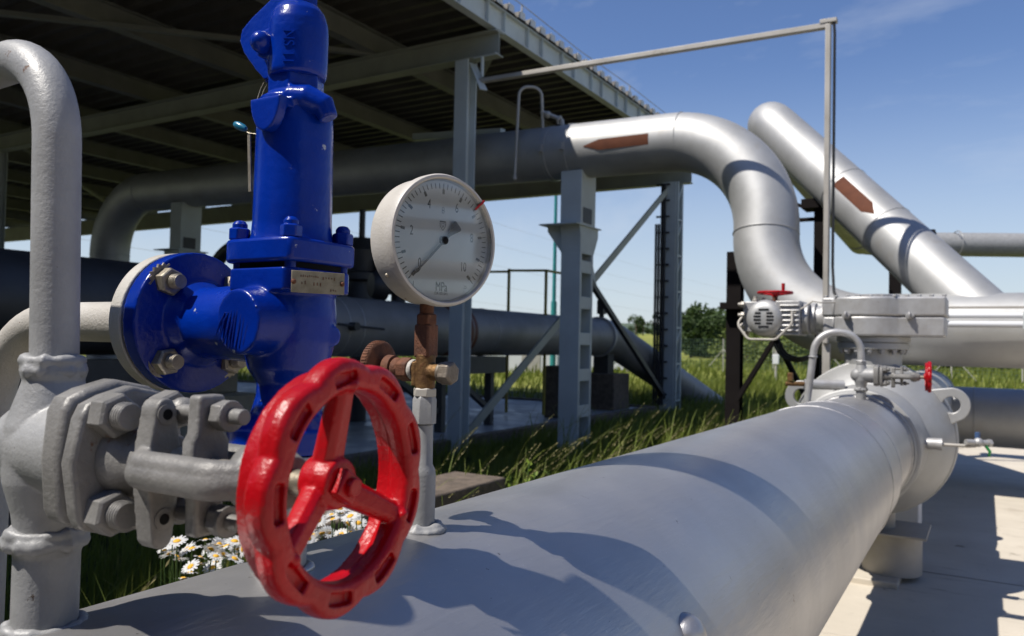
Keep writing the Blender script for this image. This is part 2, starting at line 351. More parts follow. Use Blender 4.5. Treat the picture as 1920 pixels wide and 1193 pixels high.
    for a in (93, 213, 333):
        a = radians(a); d = V((0, cos(a), sin(a))); e = V((0, -sin(a), cos(a)))
        p0 = V((hx, VY, VZ))+d*.012; p1 = V((WX-.001, VY, VZ))+d*.0605
        m_ = (p0+p1)/2
        nn = (p1-p0).normalized(); uu = e; ww = nn.cross(uu); vv = []
        for P, w, h in ((p0, .0095, .0075), (p1, .0072, .0062)):
            for (fu, fw_) in ((-1, -.5), (-.8, -1), (.8, -1), (1, -.5), (1, .5), (.55, 1), (-.55, 1), (-1, .5)): vv.append(P+uu*w*fu+ww*h*fw_)
        q.add(vv, [(k, (k+1) % 8, 8+(k+1) % 8, 8+k) for k in range(8)]+[tuple(range(8))[::-1], tuple(range(8, 16))])
        q.sph(V((WX+.0065, VY, VZ))+d*.0615, .004, 12)
    RW = Matrix.Rotation(radians(4.5), 3, 'Z'); pc = V((WX, VY, VZ)); q.v = [pc+V((0, .001, .003))+(RW @ (p_-pc)) for p_ in q.v]
    hw_ = q.build('handwheel', M_red_worn, t, remesh=.00105, smooth=3)
    q = MB(); q.hex((hx+.011, VY, VZ+.002), X, .017, .008, .2, 4); q.cyl((hx+.011, VY, VZ+.002), (hx+.0225, VY+.001, VZ+.002), .0062, .0058, 16)
    q.build('wheel_nut', M_red, hw_, bev=.001)
    return t
gv = gate_valve('gate_valve', 'grey cast gate valve with big red lobed handwheel in the foreground')
t = thing('impulse_pipe', (VX, VY, 1.425), 'thin grey pipe rising from the foreground gate valve and bending over at upper left', 'pipe')
pts = fillet([(VX, VY, 1.421), (VX-.012, VY, 1.690), (VX-.5, VY+.02, 1.690), (VX-.5, VY+.02, .02)], [.085, .085], 14)
MB().tube(pts, .0182, 36).build('pipe_body', M_greypipe, t)
b = MB(); weld(b, (VX, VY, 1.419), Z, .0205, .0062, 26, .35); weld(b, (VX+.001, VY-.001, 1.427), Z, .0195, .005, 22, .4); b.build('weld_bead', M_greypipe, t, remesh=.0016, smooth=3)
t2 = thing('weld_collar', (VX, VY, 1.21), 'rough weld collar where foreground valve neck meets the large grey pipe', 'weld')
b = MB(); weld(b, (VX, VY, 1.2125), Z, .0270, .005, 30, .3); b.build('weld_bead', M_greypipe, t2, remesh=.0018, smooth=3)
b = MB(); weld(b, (VX, VY, 1.281), Z, .0270, .0062, 30, .4); weld(b, (VX, VY, 1.2885), Z, .0262, .005, 26, .4)
b.build('weld_bead', M_greypipe, gv, remesh=.0016, smooth=3)

# ------------------------------------------------------------------ blue safety valve
BX, BY = -.612, .588
t = thing('safety_valve', (BX, BY, 1.338), 'glossy blue safety relief valve with flanged side outlet and capped lever head', 'valve')
b = MB()
b.lathe((BX, BY, 1.336), Z, [(.0575, 0), (.0575, .024), (.050, .028), (.036, .036), (.031, .055), (.030, .075), (.034, .088)], 48)
b.lathe((BX, BY, 1.40), Z, [(.028, 0), (.040, .018), (.046, .045), (.047, .070), (.045, .095), (.043, .117)], 48)
b.cyl((BX-.01, BY, 1.464), (-.745, BY, 1.464), .043, .038, 40)
b.lathe((-.735, BY, 1.464), -X, [(.040, 0), (.048, .012), (.078, .0195), (.078, .0395)], 72)
P = [(-.050, -.038), (-.040, -.050), (.040, -.050), (.050, -.038), (.050, .038), (.040, .050), (-.040, .050), (-.050, .038)]
P = [(x*.92, y*.92) for x, y in P]
b.prism(P, (BX, BY, 1.495), X, Y, .0225)
b.cyl((BX+.002, BY-.02, 1.466), (BX-.001, BY-.066, 1.464), .035, .0315, 40)       # blind boss towards the viewer
b.cyl((BX+.01, BY+.02, 1.452), (BX+.046, BY+.016, 1.452), .012, .0105, 20)
body = b.build('body', M_blue_worn, t, remesh=.0019, smooth=4)
b = MB(); rr = random.Random(3)
for k in range(9):
    x0 = BX-.001-.024+k*.0055; dz = rr.uniform(-.004, .004); hh = sqrt(max(0, .028**2-(x0-BX+.001)**2))*.95
    b.tube([(x0-.006, BY-.0655, 1.464-hh), (x0+rr.uniform(-.001, .001), BY-.0659, 1.464+dz), (x0+.006, BY-.0655, 1.464+hh*rr.uniform(.4, 1))], .0011, 6, rad=[.0005, .0014, .0005])
b.build('casting_ridges', M_blue, body)
P2 = [(-.050, -.036), (-.046, -.046), (-.036, -.050), (.036, -.050), (.046, -.046), (.050, -.036), (.050, .036), (.046, .046), (.036, .050), (-.036, .050), (-.046, .046), (-.050, .036)]
MB().prism([(x*.98, y*.98) for x, y in P2], (BX, BY, 1.523), X, Y, .0235).build('bonnet_flange', M_blue, t, bev=.0035, bseg=3)
MB().prism([(x*.80, y*.80) for x, y in P2], (BX, BY, 1.516), X, Y, .0075).build('gasket', M_black, t)
for sx in (-1, 1):
    for sy in (-1, 1):
        p = V((BX+sx*.036, BY+sy*.036, 1.5465)); q = MB(); q.hex(p, Z, .019, .0125, .4+sx*.3); q.lathe(p, Z, [(.0075, 0), (.0075, .016), (.005, .0195), (0, .0205)], 18); q.cyl(p-Z*.034, p, .0055)
        q.build('bolt', M_blue, t, bev=.0012)
b = MB()
b.lathe((BX, BY, 1.5465), Z, [(.0425, 0), (.0405, .006), (.0395, .02), (.0385, .115), (.0375, .135), (.034, .142), (.030, .146)], 56)
b.build('spring_housing', M_blue, t)
b = MB()
b.lathe((BX, BY, 1.678), Z, [(.034, 0), (.037, .006), (.036, .014), (.030, .018), (.026, .020)], 48)
# lugs of the cap collar
hc = [(.0215*cos(a), .030*sin(a)) for a in [pi+pi*k/16 for k in range(17)]]
b.prism([(x_*.96, z_*1.1) for x_, z_ in hc], (BX+.006, BY-.047, 1.684), X, Z, -.011); b.box((BX+.006, BY-.030, 1.680), (.040, .03, .009))
b.tube([(BX+.012, BY-.022, 1.690), (BX+.030, BY-.014, 1.688), (BX+.045, BY-.006, 1.680), (BX+.050, BY-.004, 1.668)], .011, 16, rad=[.012, .0140, .0125, .0095])
b.lathe((BX, BY, 1.69), Z, [(.028, 0), (.029, .01), (.029, .028), (.030, .032)], 6)
b.build('cap_collar', M_blue_worn, t, remesh=.0014, smooth=2)
b = MB()
HX, HY = BX+.003, BY-.002
b.lathe((HX, HY, 1.715), Z, [(.028, 0), (.0295, .004), (.0300, .012), (.0302, .046), (.0295, .056), (.026, .067), (.020, .0745), (.011, .079), (.0085, .081)], 48)
b.lathe((HX, HY, 1.79), Z, [(.012, 0), (.012, .004), (.009, .006), (.009, .035)], 28)
lev = [(0, -.030), (-.026, -.026), (-.036, -.014), (-.050, .006), (-.0555, .020), (-.0535, .032), (-.042, .042), (-.024, .054), (-.006, .064), (.01, .066), (.01, -.030)]
b.prism([(x_*1.28, z_) for x_, z_ in lev], (HX, HY-.015, 1.742), X, Z, -.028)
b.cyl((HX-.020, HY-.008, 1.747), (HX-.020, HY-.027, 1.747), .016, .0145, 24)
head = b.build('lever_cap', M_blue_worn, t, remesh=.0013, smooth=5)
b = MB(); b.cyl((HX-.020, HY-.031, 1.747), (HX-.020, HY-.0, 1.747), .0112, .0125, 20); b.sph((HX-.020, HY-.031, 1.747), .0112, 16)
b.build('lever_pin', M_blue, head)
b = MB()
un, vn, nn = V((0, 0, -1)), V((.985, -.17, 0)), None
textmesh(b, 'NS 11', .0165, V((HX+.0135, HY-.0262, 1.738)), V((0, 0, -1)), V((.877, .48, 0)), .85, .0016)
b.build('raised_lettering', M_blue, head, bev=.0004)
b = MB(); b.sph((HX-.037, HY-.004, 1.722), .006, 14, (1, .6, 1.2)); b.build('wire_eye', M_blue, t)
b = MB(); b.tube([(HX-.038, HY-.006, 1.722), (HX-.040, HY-.012, 1.708), (HX-.041, HY-.016, 1.694)], .0005, 6); b.tube([(HX-.034, HY-.006, 1.718), (HX-.035, HY-.012, 1.706), (HX-.036, HY-.016, 1.694)], .0004, 6)
b.build('seal_wire', M_zinc, t)
b = MB(); b.bar((BX-.048, BY-.018, 1.663), (BX-.0435, BY-.018, 1.600), .004, .0015, Y); b.tube([(BX-.06, BY-.02, 1.668), (BX-.047, BY-.019, 1.661), (BX-.038, BY-.014, 1.660)], .0006, 6); b.build('seal_tag', M_zinc, t)
b = MB(); b.lathe((BX-.066, BY-.021, 1.6725), V((.9, .1, -.42)), [(.001, -.002), (.003, 0), (.0042, .004), (.004, .012), (.0025, .016), (.001, .017)], 16); b.build('seal_plug', M_bluecap, t)
b = MB(); pl = V((BX+.0475, BY-.048, 1.503)); pu = V((.42, .907, 0)); b.prism([(.002, -.0105), (.055, -.0105), (.055, .0105), (.002, .0105)], pl, pu, Z, .0016)
np_ = b.build('nameplate', M_plate, t, bev=.0004)
b = MB(); pn = pu.cross(Z); rr = random.Random(5)
for (rx, rz, n_, sz) in ((.011, .0055, 9, .0022), (.033, .0045, 5, .003), (.012, -.001, 2, .0034), (.024, -.0015, 3, .0034), (.041, -.007, 3, .0026)):
    for k in range(n_):
        b.box(pl+pu*(rx+k*sz*.95)+Z*(rz+rr.uniform(-.0004, .0004))+pn*.0017, (.0007, .0007, sz*rr.uniform(.4, 1)), Matrix.Rotation(atan2(pu.y, pu.x), 3, 'Z'))
b.build('stamped_marks', M_rust, np_, ang=0)
for dx in (.004, .0525):
    b = MB(); b.sph(pl+pu*dx+pn*.0015, .0026, 12); b.build('rivet', M_rust, np_)
# bolts in the outlet flange
for k in range(4):
    a = pi/4+k*pi/2; p = V((-.7545, BY+.060*cos(a), 1.464+.060*sin(a)))
    q = MB(); q.hex(p, X, .026, .014, k*.5+.2); q.cyl(p-X*.042, p+X*.026, .0078, .0076, 20)
    for j in range(4): q.lathe(p+X*(.0155+j*.0024), X, [(.0078, 0), (.0086, .0009), (.0078, .0018)], 20)
    bo = q.build('flange_bolt', M_zinc, t, bev=.001)
    q = MB()
    if k % 2 == 1:
        teeth = [((.0205 if j % 2 else .0178)*cos(2*pi*j/40), (.0205 if j % 2 else .0178)*sin(2*pi*j/40)) for j in range(40)]
        q.prism(teeth, p-X*.0016, Y, Z, .0032)
    else: q.cyl(p-X*.0012, p+X*.0012, .0175, seg=28)
    q.build('washer', M_zinc, bo)
# foot: counter flange and stub of the safety valve
t = thing('inlet_stub', (BX, BY, 1.21), 'white painted flanged stub under the blue safety valve', 'pipe stub')
MB().lathe((BX, BY, 1.316), Z, [(.0575, 0), (.0575, .019)], 56).build('counter_flange', M_white, t, bev=.0015)
MB().cyl((BX, BY, 1.20), (BX, BY, 1.318), .0235, seg=32).build('pipe_body', M_silver_sm, t)
for k in range(4):
    a = pi/4+k*pi/2; q = MB(); p = V((BX+.044*cos(a), BY+.044*sin(a), 1.360)); q.hex(p, Z, .018, .011); q.cyl(p-Z*.055, p+Z*.016, .006); q.hex(p-Z*.055, Z, .018, .010); q.build('stud_bolt', M_zinc, t)
b = MB(); weld(b, (BX, BY, 1.2165), Z, .027, .005, 30, .3); b.build('weld_bead', M_pipe, t, remesh=.0018, smooth=2)
t = thing('outlet_pipe', (-.8, BY, 1.464), 'dirty white pipe leaving the blue valve flange and bending down at left', 'pipe')
MB().lathe((-.7785, BY, 1.464), -X, [(.078, 0), (.078, .019), (.050, .0195)], 72).build('counter_flange', M_white, t, bev=.0015)
MB().lathe((-.7747, BY, 1.464), -X, [(.070, 0), (.070, .0036)], 48).build('gasket', M_black, t)
MB().tube(fillet([(-.797, BY, 1.464), (-1.175, BY, 1.464), (-1.185, BY, -.02)], [.14], 16), .0245, 36).build('pipe_body', M_white, t)
weld(MB(), (-.800, BY, 1.464), X, .0265, .004, 30, .3).build('weld_bead', M_white, t)
weld(MB(), (-1.181, BY, 1.18), Z, .0248, .0025, 30, .3).build('weld_bead', M_white, t)

# ------------------------------------------------------------------ pressure gauge on its riser
GX, GY = -.601, .806
t = thing('gauge_riser', (GX, GY, 1.21), 'light grey stepped riser pipe welded to the large pipe below the gauge', 'pipe')
b = MB(); b.lathe((GX, GY, 1.205), Z, [(.0160, 0), (.0160, .078), (.0150, .085), (.0118, .091), (.0115, .140)], 36); b.build('pipe_body', M_greypipe, t)
MB().hex((GX, GY, 1.346), Z, .0265, .035, .75).build('hex_coupling', M_greypipe, t, bev=.001)
b = MB(); weld(b, (GX, GY, 1.219), Z, .0205, .0062, 26, .3); weld(b, (GX, GY, 1.2155), Z, .0255, .0045, 30, .4); b.build('weld_bead', M_greypipe, t, remesh=.0018, smooth=3)
t = thing('needle_valve', (GX, GY, 1.416), 'rusty brass needle valve with round knurled knob under the pressure gauge', 'valve')
b = MB(); b.hex((GX, GY, 1.380), Z, .026, .011, .3); b.build('lower_nut', M_galv, t, bev=.001)
b = MB(); b.cyl((GX, GY, 1.388), (GX, GY, 1.432), .0125, seg=28); b.cyl((GX-.028, GY, 1.413), (GX+.026, GY, 1.410), .0105, seg=28)
b.box((GX-.010, GY-.011, 1.408), (.005, .004, .030)); b.build('body', M_brass, t, remesh=.0012, smooth=2)
b = MB(); b.box((GX, GY, 1.449), (.0225, .0225, .042)); b.cyl((GX, GY, 1.43), (GX, GY, 1.478), .0115, seg=28); b.build('square_block', M_rust, t, bev=.003)
b = MB(); b.hex((GX, GY, 1.470), Z, .0235, .013, .2); b.cyl((GX, GY, 1.47), (GX, GY, 1.505), .009, seg=24); b.build('gauge_nut', M_rust, t, bev=.001)
b = MB(); b.lathe((GX-.0215, GY, 1.4125), X, [(.0122, 0), (.0132, .002), (.0132, .0045), (.0122, .006)], 28); b.build('sealing_ring', M_white, t)
b = MB(); b.hex((GX-.0215, GY, 1.4125), -X, .027, .017, .5); b.lathe((GX-.036, GY, 1.413), -X, [(.011, 0), (.0135, .004), (.0145, .010), (.010, .014)], 28); b.build('gland_nut', M_rust, t, bev=.0015)
b = MB(); b.cyl((GX-.04, GY, 1.4135), (GX-.076, GY, 1.416), .006); b.lathe((GX-.046, GY, 1.414), -X, [(.004, 0), (.0155, .003), (.0165, .012), (.0155, .014)], 28); b.build('knob_collar', M_rust, t)
kp = []
nk = 96
b = MB(); b.lathe((GX-.068, GY, 1.416), -X, [(.026, 0), (.030, .0015), (.0315, .003), (.0315, .011), (.030, .013), (.012, .015)], nk)
for k in range(nk//2):
    a = 2*pi*k/(nk//2); d = V((0, cos(a), sin(a)))
    b.bar(V((GX-.0715, GY, 1.416))+d*.0316, V((GX-.0788, GY, 1.416))+d*.0316, .0018, .0016, d)
b.build('knob', M_rust, t)
b = MB(); b.lathe((GX+.022, GY, 1.410), X, [(.0115, 0), (.013, .002), (.0125, .006)], 24); b.hex((GX+.027, GY, 1.410), X, .0255, .016, .35); b.build('cap_nut', M_nut, t, bev=.0012)
# gauge
gn = V((.957, -.283, 0)).normalized(); gu = Z.cross(gn).normalized(); gc = V((GX+.0045, GY+.001, 1.573))   # gu points to picture right
t = thing('pressure_gauge', gc, 'round cream cased pressure gauge reading zero on a white MPa dial', 'gauge')
RG = .0815
b = MB(); b.lathe(gc-gn*.026, gn, [(.0, 0), (.060, 0), (.074, .002), (.0785, .008), (.0790, .012), (.0790, .040), (.0815, .042), (.0815, .052), (.0800, .055), (.0770, .0555), (.0745, .0525), (.0740, .046), (.0, .046)], 128)
case = b.build('case', M_case, t)
dc = gc+gn*.0202
MB().lathe(dc, gn, [(.0, 0), (.0738, 0), (.0738, .0012), (0, .0012)], 96).build('dial', M_dial, t)
dc = dc+gn*.0014
def dp(a, r): a = radians(a); return dc+gu*(r*cos(a))+Z*(r*sin(a))
def ang_of(v): return 225-27*v
b = MB()
for i in range(51):
    v_ = i/5; a = ang_of(v_); d = (gu*cos(radians(a))+Z*sin(radians(a)))
    if i % 5 == 0:
        b.bar(dp(a, .0575), dp(a, .0635), .0034, .0004, gn); b.bar(dp(a, .0630), dp(a, .0705), .0010, .0004, gn)
    else: b.bar(dp(a, .0640), dp(a, .0705), .0011, .0004, gn)
for v_, s_ in ((0, '0'), (2, '2'), (4, '4'), (6, '6'), (8, '8'), (10, '10')):
    a = ang_of(v_); rr_ = .0475 if v_ not in (0, 10) else .048
    textmesh(b, s_, .0165, dp(a, rr_)+Z*(.0035 if v_ in (0, 10) else 0), gu, Z, .62, .0002)
textmesh(b, 'MPa', .0165, dc-Z*.0575, gu, Z, .66, .0002)
textmesh(b, 'DA 021641', .0052, dc-Z*.0655, gu, Z, .85, .0001)
textmesh(b, '2,5', .0062, dc+gu*.0375-Z*.0555, gu, Z, .7, .0001)
b.bar(dc-gu*.0425-Z*.0525, dc-gu*.0425-Z*.0600, .0007, .0003, gn); b.bar(dc-gu*.0455-Z*.0600, dc-gu*.0395-Z*.0600, .0007, .0003, gn)
for s_ in (1, -1): b.tube([dc+Z*(.0375+s_*.0016)+gu*.0017*cos(q)+Z*.0017*1.25*sin(q) for q in [2*pi*k/16 for k in range(16)]], .00025, 5, closed=True)
lo = dc+Z*.019
b.bar(lo-gu*.0048+Z*.0044, lo+gu*.0048+Z*.0044, .0018, .0002, gn)
for p_, q_ in (((-.0046, .0024), (-.0036, -.002)), ((-.0036, -.002), (0, -.0065)), ((0, -.0065), (.0036, -.002)), ((.0036, -.002), (.0046, .0024)), ((-.0046, .0024), (.0046, .0024)), ((-.002, .001), (0, -.003)), ((0, -.003), (.002, .001))):
    b.bar(lo+gu*p_[0]+Z*p_[1], lo+gu*q_[0]+Z*q_[1], .0006, .0002, gn)
b.build('dial_print', M_black, t, ang=0)
b = MB(); a = radians(225); d = gu*cos(a)+Z*sin(a); e = gn.cross(d); nc = dc+gn*.004
b.prism([(-.012, -.0016), (.066, -.0009), (.066, .0009), (-.012, .0016)], nc, d, e, .0008)
b.prism([(-.009, -.0016), (-.019, -.0046), (-.0275, -.0078), (-.030, -.0060), (-.030, .0060), (-.0275, .0078), (-.019, .0046), (-.009, .0016)][::-1], nc, d, e, .0008)
b.prism([(.052, -.0016), (.056, -.0022), (.064, 0), (.056, .0022), (.052, .0016)], nc+gn*.0002, d, e, .0008)
b.lathe(nc-gn*.004, gn, [(.0052, 0), (.0052, .0055), (.0035, .007), (0, .0072)], 24)
b.build('needle', M_black, t, ang=40)
MB().lathe(gc+gn*.0268, gn, [(.0, 0), (.0750, 0), (.0750, .0012), (0, .0012)], 64).build('glass', M_glass, t)
b = MB(); a = radians(ang_of(6.72)); d = gu*cos(a)+Z*sin(a); r0 = gc+gn*.0288
e = gn.cross(d)
b.prism([(.0625, -.0010), (.0735, -.0014), (.0735, .0014), (.0625, .0012)], r0, d, e, .0004); b.prism([(.0735, -.0014), (.0818, -.0012), (.0818, .0012), (.0735, .0014)], r0+gn*.0006, d, e, .0012)
b.build('red_limit_mark', M_red, t)
b = MB(); a = radians(216); sd = gu*cos(a)+Z*sin(a); b.sph(gc-gn*.002+sd*.0790, .0030, 12); b.build('case_screw', M_zinc, t)

# ------------------------------------------------------------------ ball valve on the main pipe
BVY = 5.50
t = thing('ball_valve', (AX, BVY, AZ), 'big silver ball valve body on the main pipe with lifting lugs', 'valve')
b = MB(); prof = []
for k in range(49):
    y = -.82+1.64*k/48
    r = max(.312 if abs(y) < .80 else .296, sqrt(max(0, .475**2-y*y)))
    if .30 < abs(y) < .46: r = max(r, .312+.03*max(0, 1-abs(abs(y)-.365)/.09)**2)
    prof.append((r, y))
b.lathe((AX, BVY, AZ), Y, [(0, prof[0][1])]+prof+[(0, prof[-1][1])], 96)
body = b.build('body', M_silver, t)
b = MB(); b.lathe((AX, BVY-.80, AZ), Y, [(.312, 0), (.323, .006), (.323, .045), (.312, .06)], 96)
b.build('collar', M_silver, t)
weld(MB(), (AX, BVY-.10, AZ), Y, .464, .006, 120).build('weld_seam', M_silver, t)
MB().lathe((AX, BVY, 1.28), Z, [(.165, 0), (.165, .2)], 48).build('stem_neck', M_silver, t)
fl = MB().lathe((AX, BVY, 1.453), Z, [(.205, 0), (.208, .003), (.208, .036), (.20, .038), (.20, .042), (.213, .044), (.213, .074), (.21, .077)], 64).build('neck_flange', M_silver, t)
for k in range(16):
    a = 2*pi*k/16; p = V((AX+.184*cos(a), BVY+.184*sin(a), 1.434)); q = MB(); q.hex(p, Z, .034, .020, k); q.cyl(p-Z*.012, p+Z*.02, .011, seg=12); q.build('bolt', M_silver_sm, fl)
def lug(c, u, v, n, name='lifting_lug'):
    q = MB(); out = [(-.20, .07)]+[(.10*cos(a), .10*sin(a)) for a in [pi/2-pi*.86*k/14 for k in range(15)]]+[(-.10, -.17), (-.20, -.10)]
    N_ = len(out); hole = [(.048*cos(2*pi*k/24), .048*sin(2*pi*k/24)) for k in range(24)]
    bm = bmesh.new()
    vo = [bm.verts.new(V(c)+u*p[0]+v*p[1]) for p in out]; vh = [bm.verts.new(V(c)+u*p[0]+v*p[1]) for p in hole]
    eo = [bm.edges.new((vo[i], vo[(i+1) % N_])) for i in range(N_)]; eh = [bm.edges.new((vh[i], vh[(i+1) % 24])) for i in range(24)]
    bmesh.ops.triangle_fill(bm, use_beauty=True, use_dissolve=False, edges=eo+eh)
    r = bmesh.ops.extrude_face_region(bm, geom=bm.faces[:]); bmesh.ops.translate(bm, verts=[e for e in r['geom'] if isinstance(e, bmesh.types.BMVert)], vec=n*.04)
    bm.verts.ensure_lookup_table(); bm.verts.index_update()
    q.add([x.co.copy() for x in bm.verts], [tuple(x.index for x in f.verts) for f in bm.faces]); bm.free()
    return q.build(name, M_silver, t, bev=.004)
lug((-.170, 5.36, 1.135), X, Z, Y); lug((-1.00, 5.30, 1.145), -X, Z, Y)
# gearbox with electric actuator on the stem
t = thing('gearbox', (AX, BVY, 1.547), 'silver rounded gearbox bolted on the neck of the ball valve', 'gearbox')
def gbx(z0, z1, g):
    P = []
    for a in [pi*k/20 for k in range(21)]: P.append((-.025+.25*cos(a-pi), .25*sin(a-pi)*1.0))
    out = [(-.275-g, -.155-g), (-.205-g*.4, -.158-g)]+[(p[0]*(1+g), p[1]*(1+g)) for p in P if p[1] < -.165]+[(.17, -.165-g), (.405+g, -.165-g), (.405+g, .20+g), (-.275-g, .20+g)]
    q = MB(); q.prism(out, (AX, BVY, z0), X, Y, z1-z0); return q
gbx(1.532, 1.652, 0).build('lower_housing', M_silver_sm, t, bev=.012, bseg=3)
gbx(1.654, 1.772, .006).build('upper_housing', M_silver_sm, t, bev=.012, bseg=3)
MB().lathe((AX+.02, BVY, 1.768), Z, [(.13, 0), (.13, .022), (.12, .026)], 48).build('cover_cap', M_silver_sm, t)
for x in (-.10, .245):
    q = MB(); p = V((AX+x-.025, BVY-.165-(.075 if x < 0 else .002), 1.655)); q.cyl(p+Y*.05, p-Y*.012, .024, seg=20); q.hex(p-Y*.010, -Y, .036, .022); q.tube(ringpts(p-Y*.03+Z*.004, X, .016, 20), .006, 8, closed=True)
    q.build('eye_bolt', M_silver_sm, t)
for k in range(11):
    x = -.26+.066*k; q = MB(); q.hex((AX+x, BVY-(.145 if abs(x+.02) > .2 else .18), 1.772), Z, .022, .012); q.build('cover_bolt', M_silver_sm, t)
b = MB(); b.lathe((-.885, BVY-.02, 1.640), -X, [(.10, 0), (.10, .02), (.085, .024), (.085, .055), (.104, .058), (.104, .082), (.09, .086), (.08, .13)], 40); b.build('input_flange', M_silver_sm, t)
AYC = 5.43
t = thing('electric_actuator', (-1.2, AYC, 1.637), 'silver electric actuator with slotted fan cover beside the gearbox', 'actuator')
b = MB(); b.box((-1.085, AYC-.03, 1.640), (.15, .24, .22)); b.box((-1.335, AYC+.02, 1.65), (.10, .2, .20)); b.box((-1.20, AYC+.08, 1.64), (.26, .2, .2)); b.cyl((-1.01, AYC-.02, 1.64), (-.97, AYC-.02, 1.64), .10, seg=32)
for k in range(6): b.box((-1.075, AYC-.155, 1.56+k*.032), (.12, .012, .012))
b.build('housing', M_silver_sm, t, bev=.012, bseg=3)
b = MB(); b.lathe((-1.225, AYC-.02, 1.637), -Y, [(.118, 0), (.122, .01), (.122, .10), (.119, .125), (.108, .148), (.088, .164), (.066, .170), (.0, .170)], 56); fc = b.build('fan_cover', M_silver, t)
b = MB()
for k in range(6):
    z = -.055+.022*k; w = sqrt(.064**2-z*z)
    if abs(z) < .04:
        for s_ in (-1, 1): b.box2((-1.225+s_*w, AYC-.1925, 1.637+z-.0055), (-1.225+s_*.018, AYC-.186, 1.637+z+.0055))
    else: b.box2((-1.225-w, AYC-.1925, 1.637+z-.0055), (-1.225+w, AYC-.186, 1.637+z+.0055))
b.build('air_slots', M_black, fc, ang=0)
for p, q_ in (((-1.37, AYC-.1, 1.73), -X), ((-1.37, AYC-.1, 1.66), -X), ((-1.37, AYC-.08, 1.59), -X), ((-1.31, AYC-.06, 1.745), Z), ((-1.27, AYC+.0, 1.74), Z), ((-1.36, AYC-.02, 1.54), -X)):
    b = MB(); b.hex(V(p), q_, .036, .022); b.lathe(V(p)+q_*.018, q_, [(.012, 0), (.012, .022)], 14); b.build('cable_gland', M_galv, t)
b = MB(); b.cyl((-1.185, AYC-.05, 1.74), (-1.185, AYC-.05, 1.80), .017, seg=18); b.cyl((-1.185, AYC-.05, 1.735), (-1.185, AYC-.05, 1.760), .032, seg=20); b.build('wheel_shaft', M_rust, t)
b = MB(); hc = V((-1.185, AYC-.05, 1.802)); b.tube(ringpts(hc+Z*.006, Z, .105, 48), .0095, 10, closed=True); b.lathe(hc-Z*.018, Z, [(.022, 0), (.024, .03), (.018, .034)], 20)
for k in range(3):
    d = V((cos(.5+2*pi*k/3), sin(.5+2*pi*k/3), 0)); b.tube([hc-Z*.006+d*.02, hc+d*.06, hc+Z*.006+d*.105], .008, 8)
b.cyl(hc+Z*.006+V((.03, .1, 0)), hc+Z*.075+V((.03, .1, 0)), .010, .012, 14); b.build('handwheel', M_red, t)
b = MB()
b.tube(fillet([(-1.375, AYC-.1, 1.66), (-1.41, AYC-.13, 1.60), (-1.33, AYC-.16, 1.50), (-1.15, AYC-.18, 1.50), (-1.05, AYC-.18, 1.60), (-1.055, AYC-.16, 1.68)], .05, 8), .008, 10)
b.tube([(-1.06, AYC-.16, 1.66), (-1.0, AYC-.14, 1.70), (-.93, AYC-.16, 1.745), (-.88, AYC-.17, 1.735), (-.80, AYC-.1, 1.74)], .005, 8)
b.build('cable', M_galv, t)
b = MB()
for k in range(3):
    a0 = -1.03-.012*k; r = .105+.012*k
    b.tube([(a0-.02+r*cos(a)*1.1, AYC+.06+.02*k, 1.485+r*sin(a)*.95) for a in [pi*1.02+pi*1.12*j/22 for j in range(23)]]+[(a0+.06+.02*k, AYC+.06, 1.575)], .0075, 8)
b.build('cable_loop', M_rubber, t)

# small bleed valve (same kind as the foreground gate valve) and its bypass
bl = copy_tree(gv); bl.location = (VX+.10, VY+4.16, VZ-.042); bl['label'] = 'small grey valve with little red wheel standing before the ball valve'
vx, vy = VX+.10, VY+4.16
t = thing('bypass_pipe', (vx, vy, 1.43), 'thin grey inverted U pipe above the small valve in front of the ball valve', 'pipe')
MB().tube(fillet([(vx, vy, 1.386), (vx-.005, vy, 1.528), (vx-.215, vy-.05, 1.545), (vx-.275, vy-.07, 1.00)], [.10, .11], 12), .0185, 24).build('pipe_body', M_silver_sm, t)
weld(MB(), (vx, vy, 1.388), Z, .020, .006, 24, .3).build('weld_bead', M_silver_sm, t)
weld(MB(), (vx-.2305, vy-.057, 1.405), Z, .0195, .004, 24, .3).build('weld_bead', M_silver_sm, t)
t = thing('side_fitting', (-1.0, 4.95, 1.2), 'pale small pipe fitting with square cap left of the ball valve', 'fitting')
b = MB(); b.cyl((-.72, 5.1, 1.235), (-.93, 5.02, 1.235), .03, seg=20); b.build('pipe_stub', M_silver_sm, t)
b = MB(); b.cyl((-.93, 5.02, 1.235), (-1.03, 4.98, 1.235), .014, seg=16); b.box((-1.005, 4.99, 1.275), (.03, .03, .05)); b.build('cap', M_brass, t, bev=.003)
t = thing('drain_line', (-.3, 4.9, .92), 'slim drain nozzle with little cock on the right flank of the ball valve', 'drain')
b = MB(); b.cyl((-.36, 5.12, .925), (-.205, 5.12, .925), .030, .034, seg=24); b.build('nozzle', M_silver_sm, t)
b = MB(); b.tube([(-.21, 5.12, .925), (-.075, 5.12, .927), (-.045, 5.13, .93), (-.03, 5.17, .94)], .0095, 14); b.build('tube', M_galv, t)
b = MB(); b.cyl((-.09, 5.10, .95), (.015, 5.18, .945), .016, seg=16); b.sph((-.03, 5.14, .949), .026, 14); b.hex((.015, 5.18, .945), V((.8, .6, 0)), .04, .02); b.build('cock_body', M_silver_sm, t)
b = MB(); b.cyl((-.035, 5.19, .95), (-.035, 5.19, 1.0), .014, seg=14); b.build('cock_cap', mat('blue_plastic', (.05, .10, .22)), t)
b = MB(); b.tube([(.005, 5.16, .93), (.025, 5.16, .90), (.02, 5.17, .875)], .008, 8); b.build('green_wire', M_greenc, t)
t = thing('vent_ball', (-.61, 6.4, 1.2), 'small silver ball knob on the pipe just behind the ball valve', 'knob')
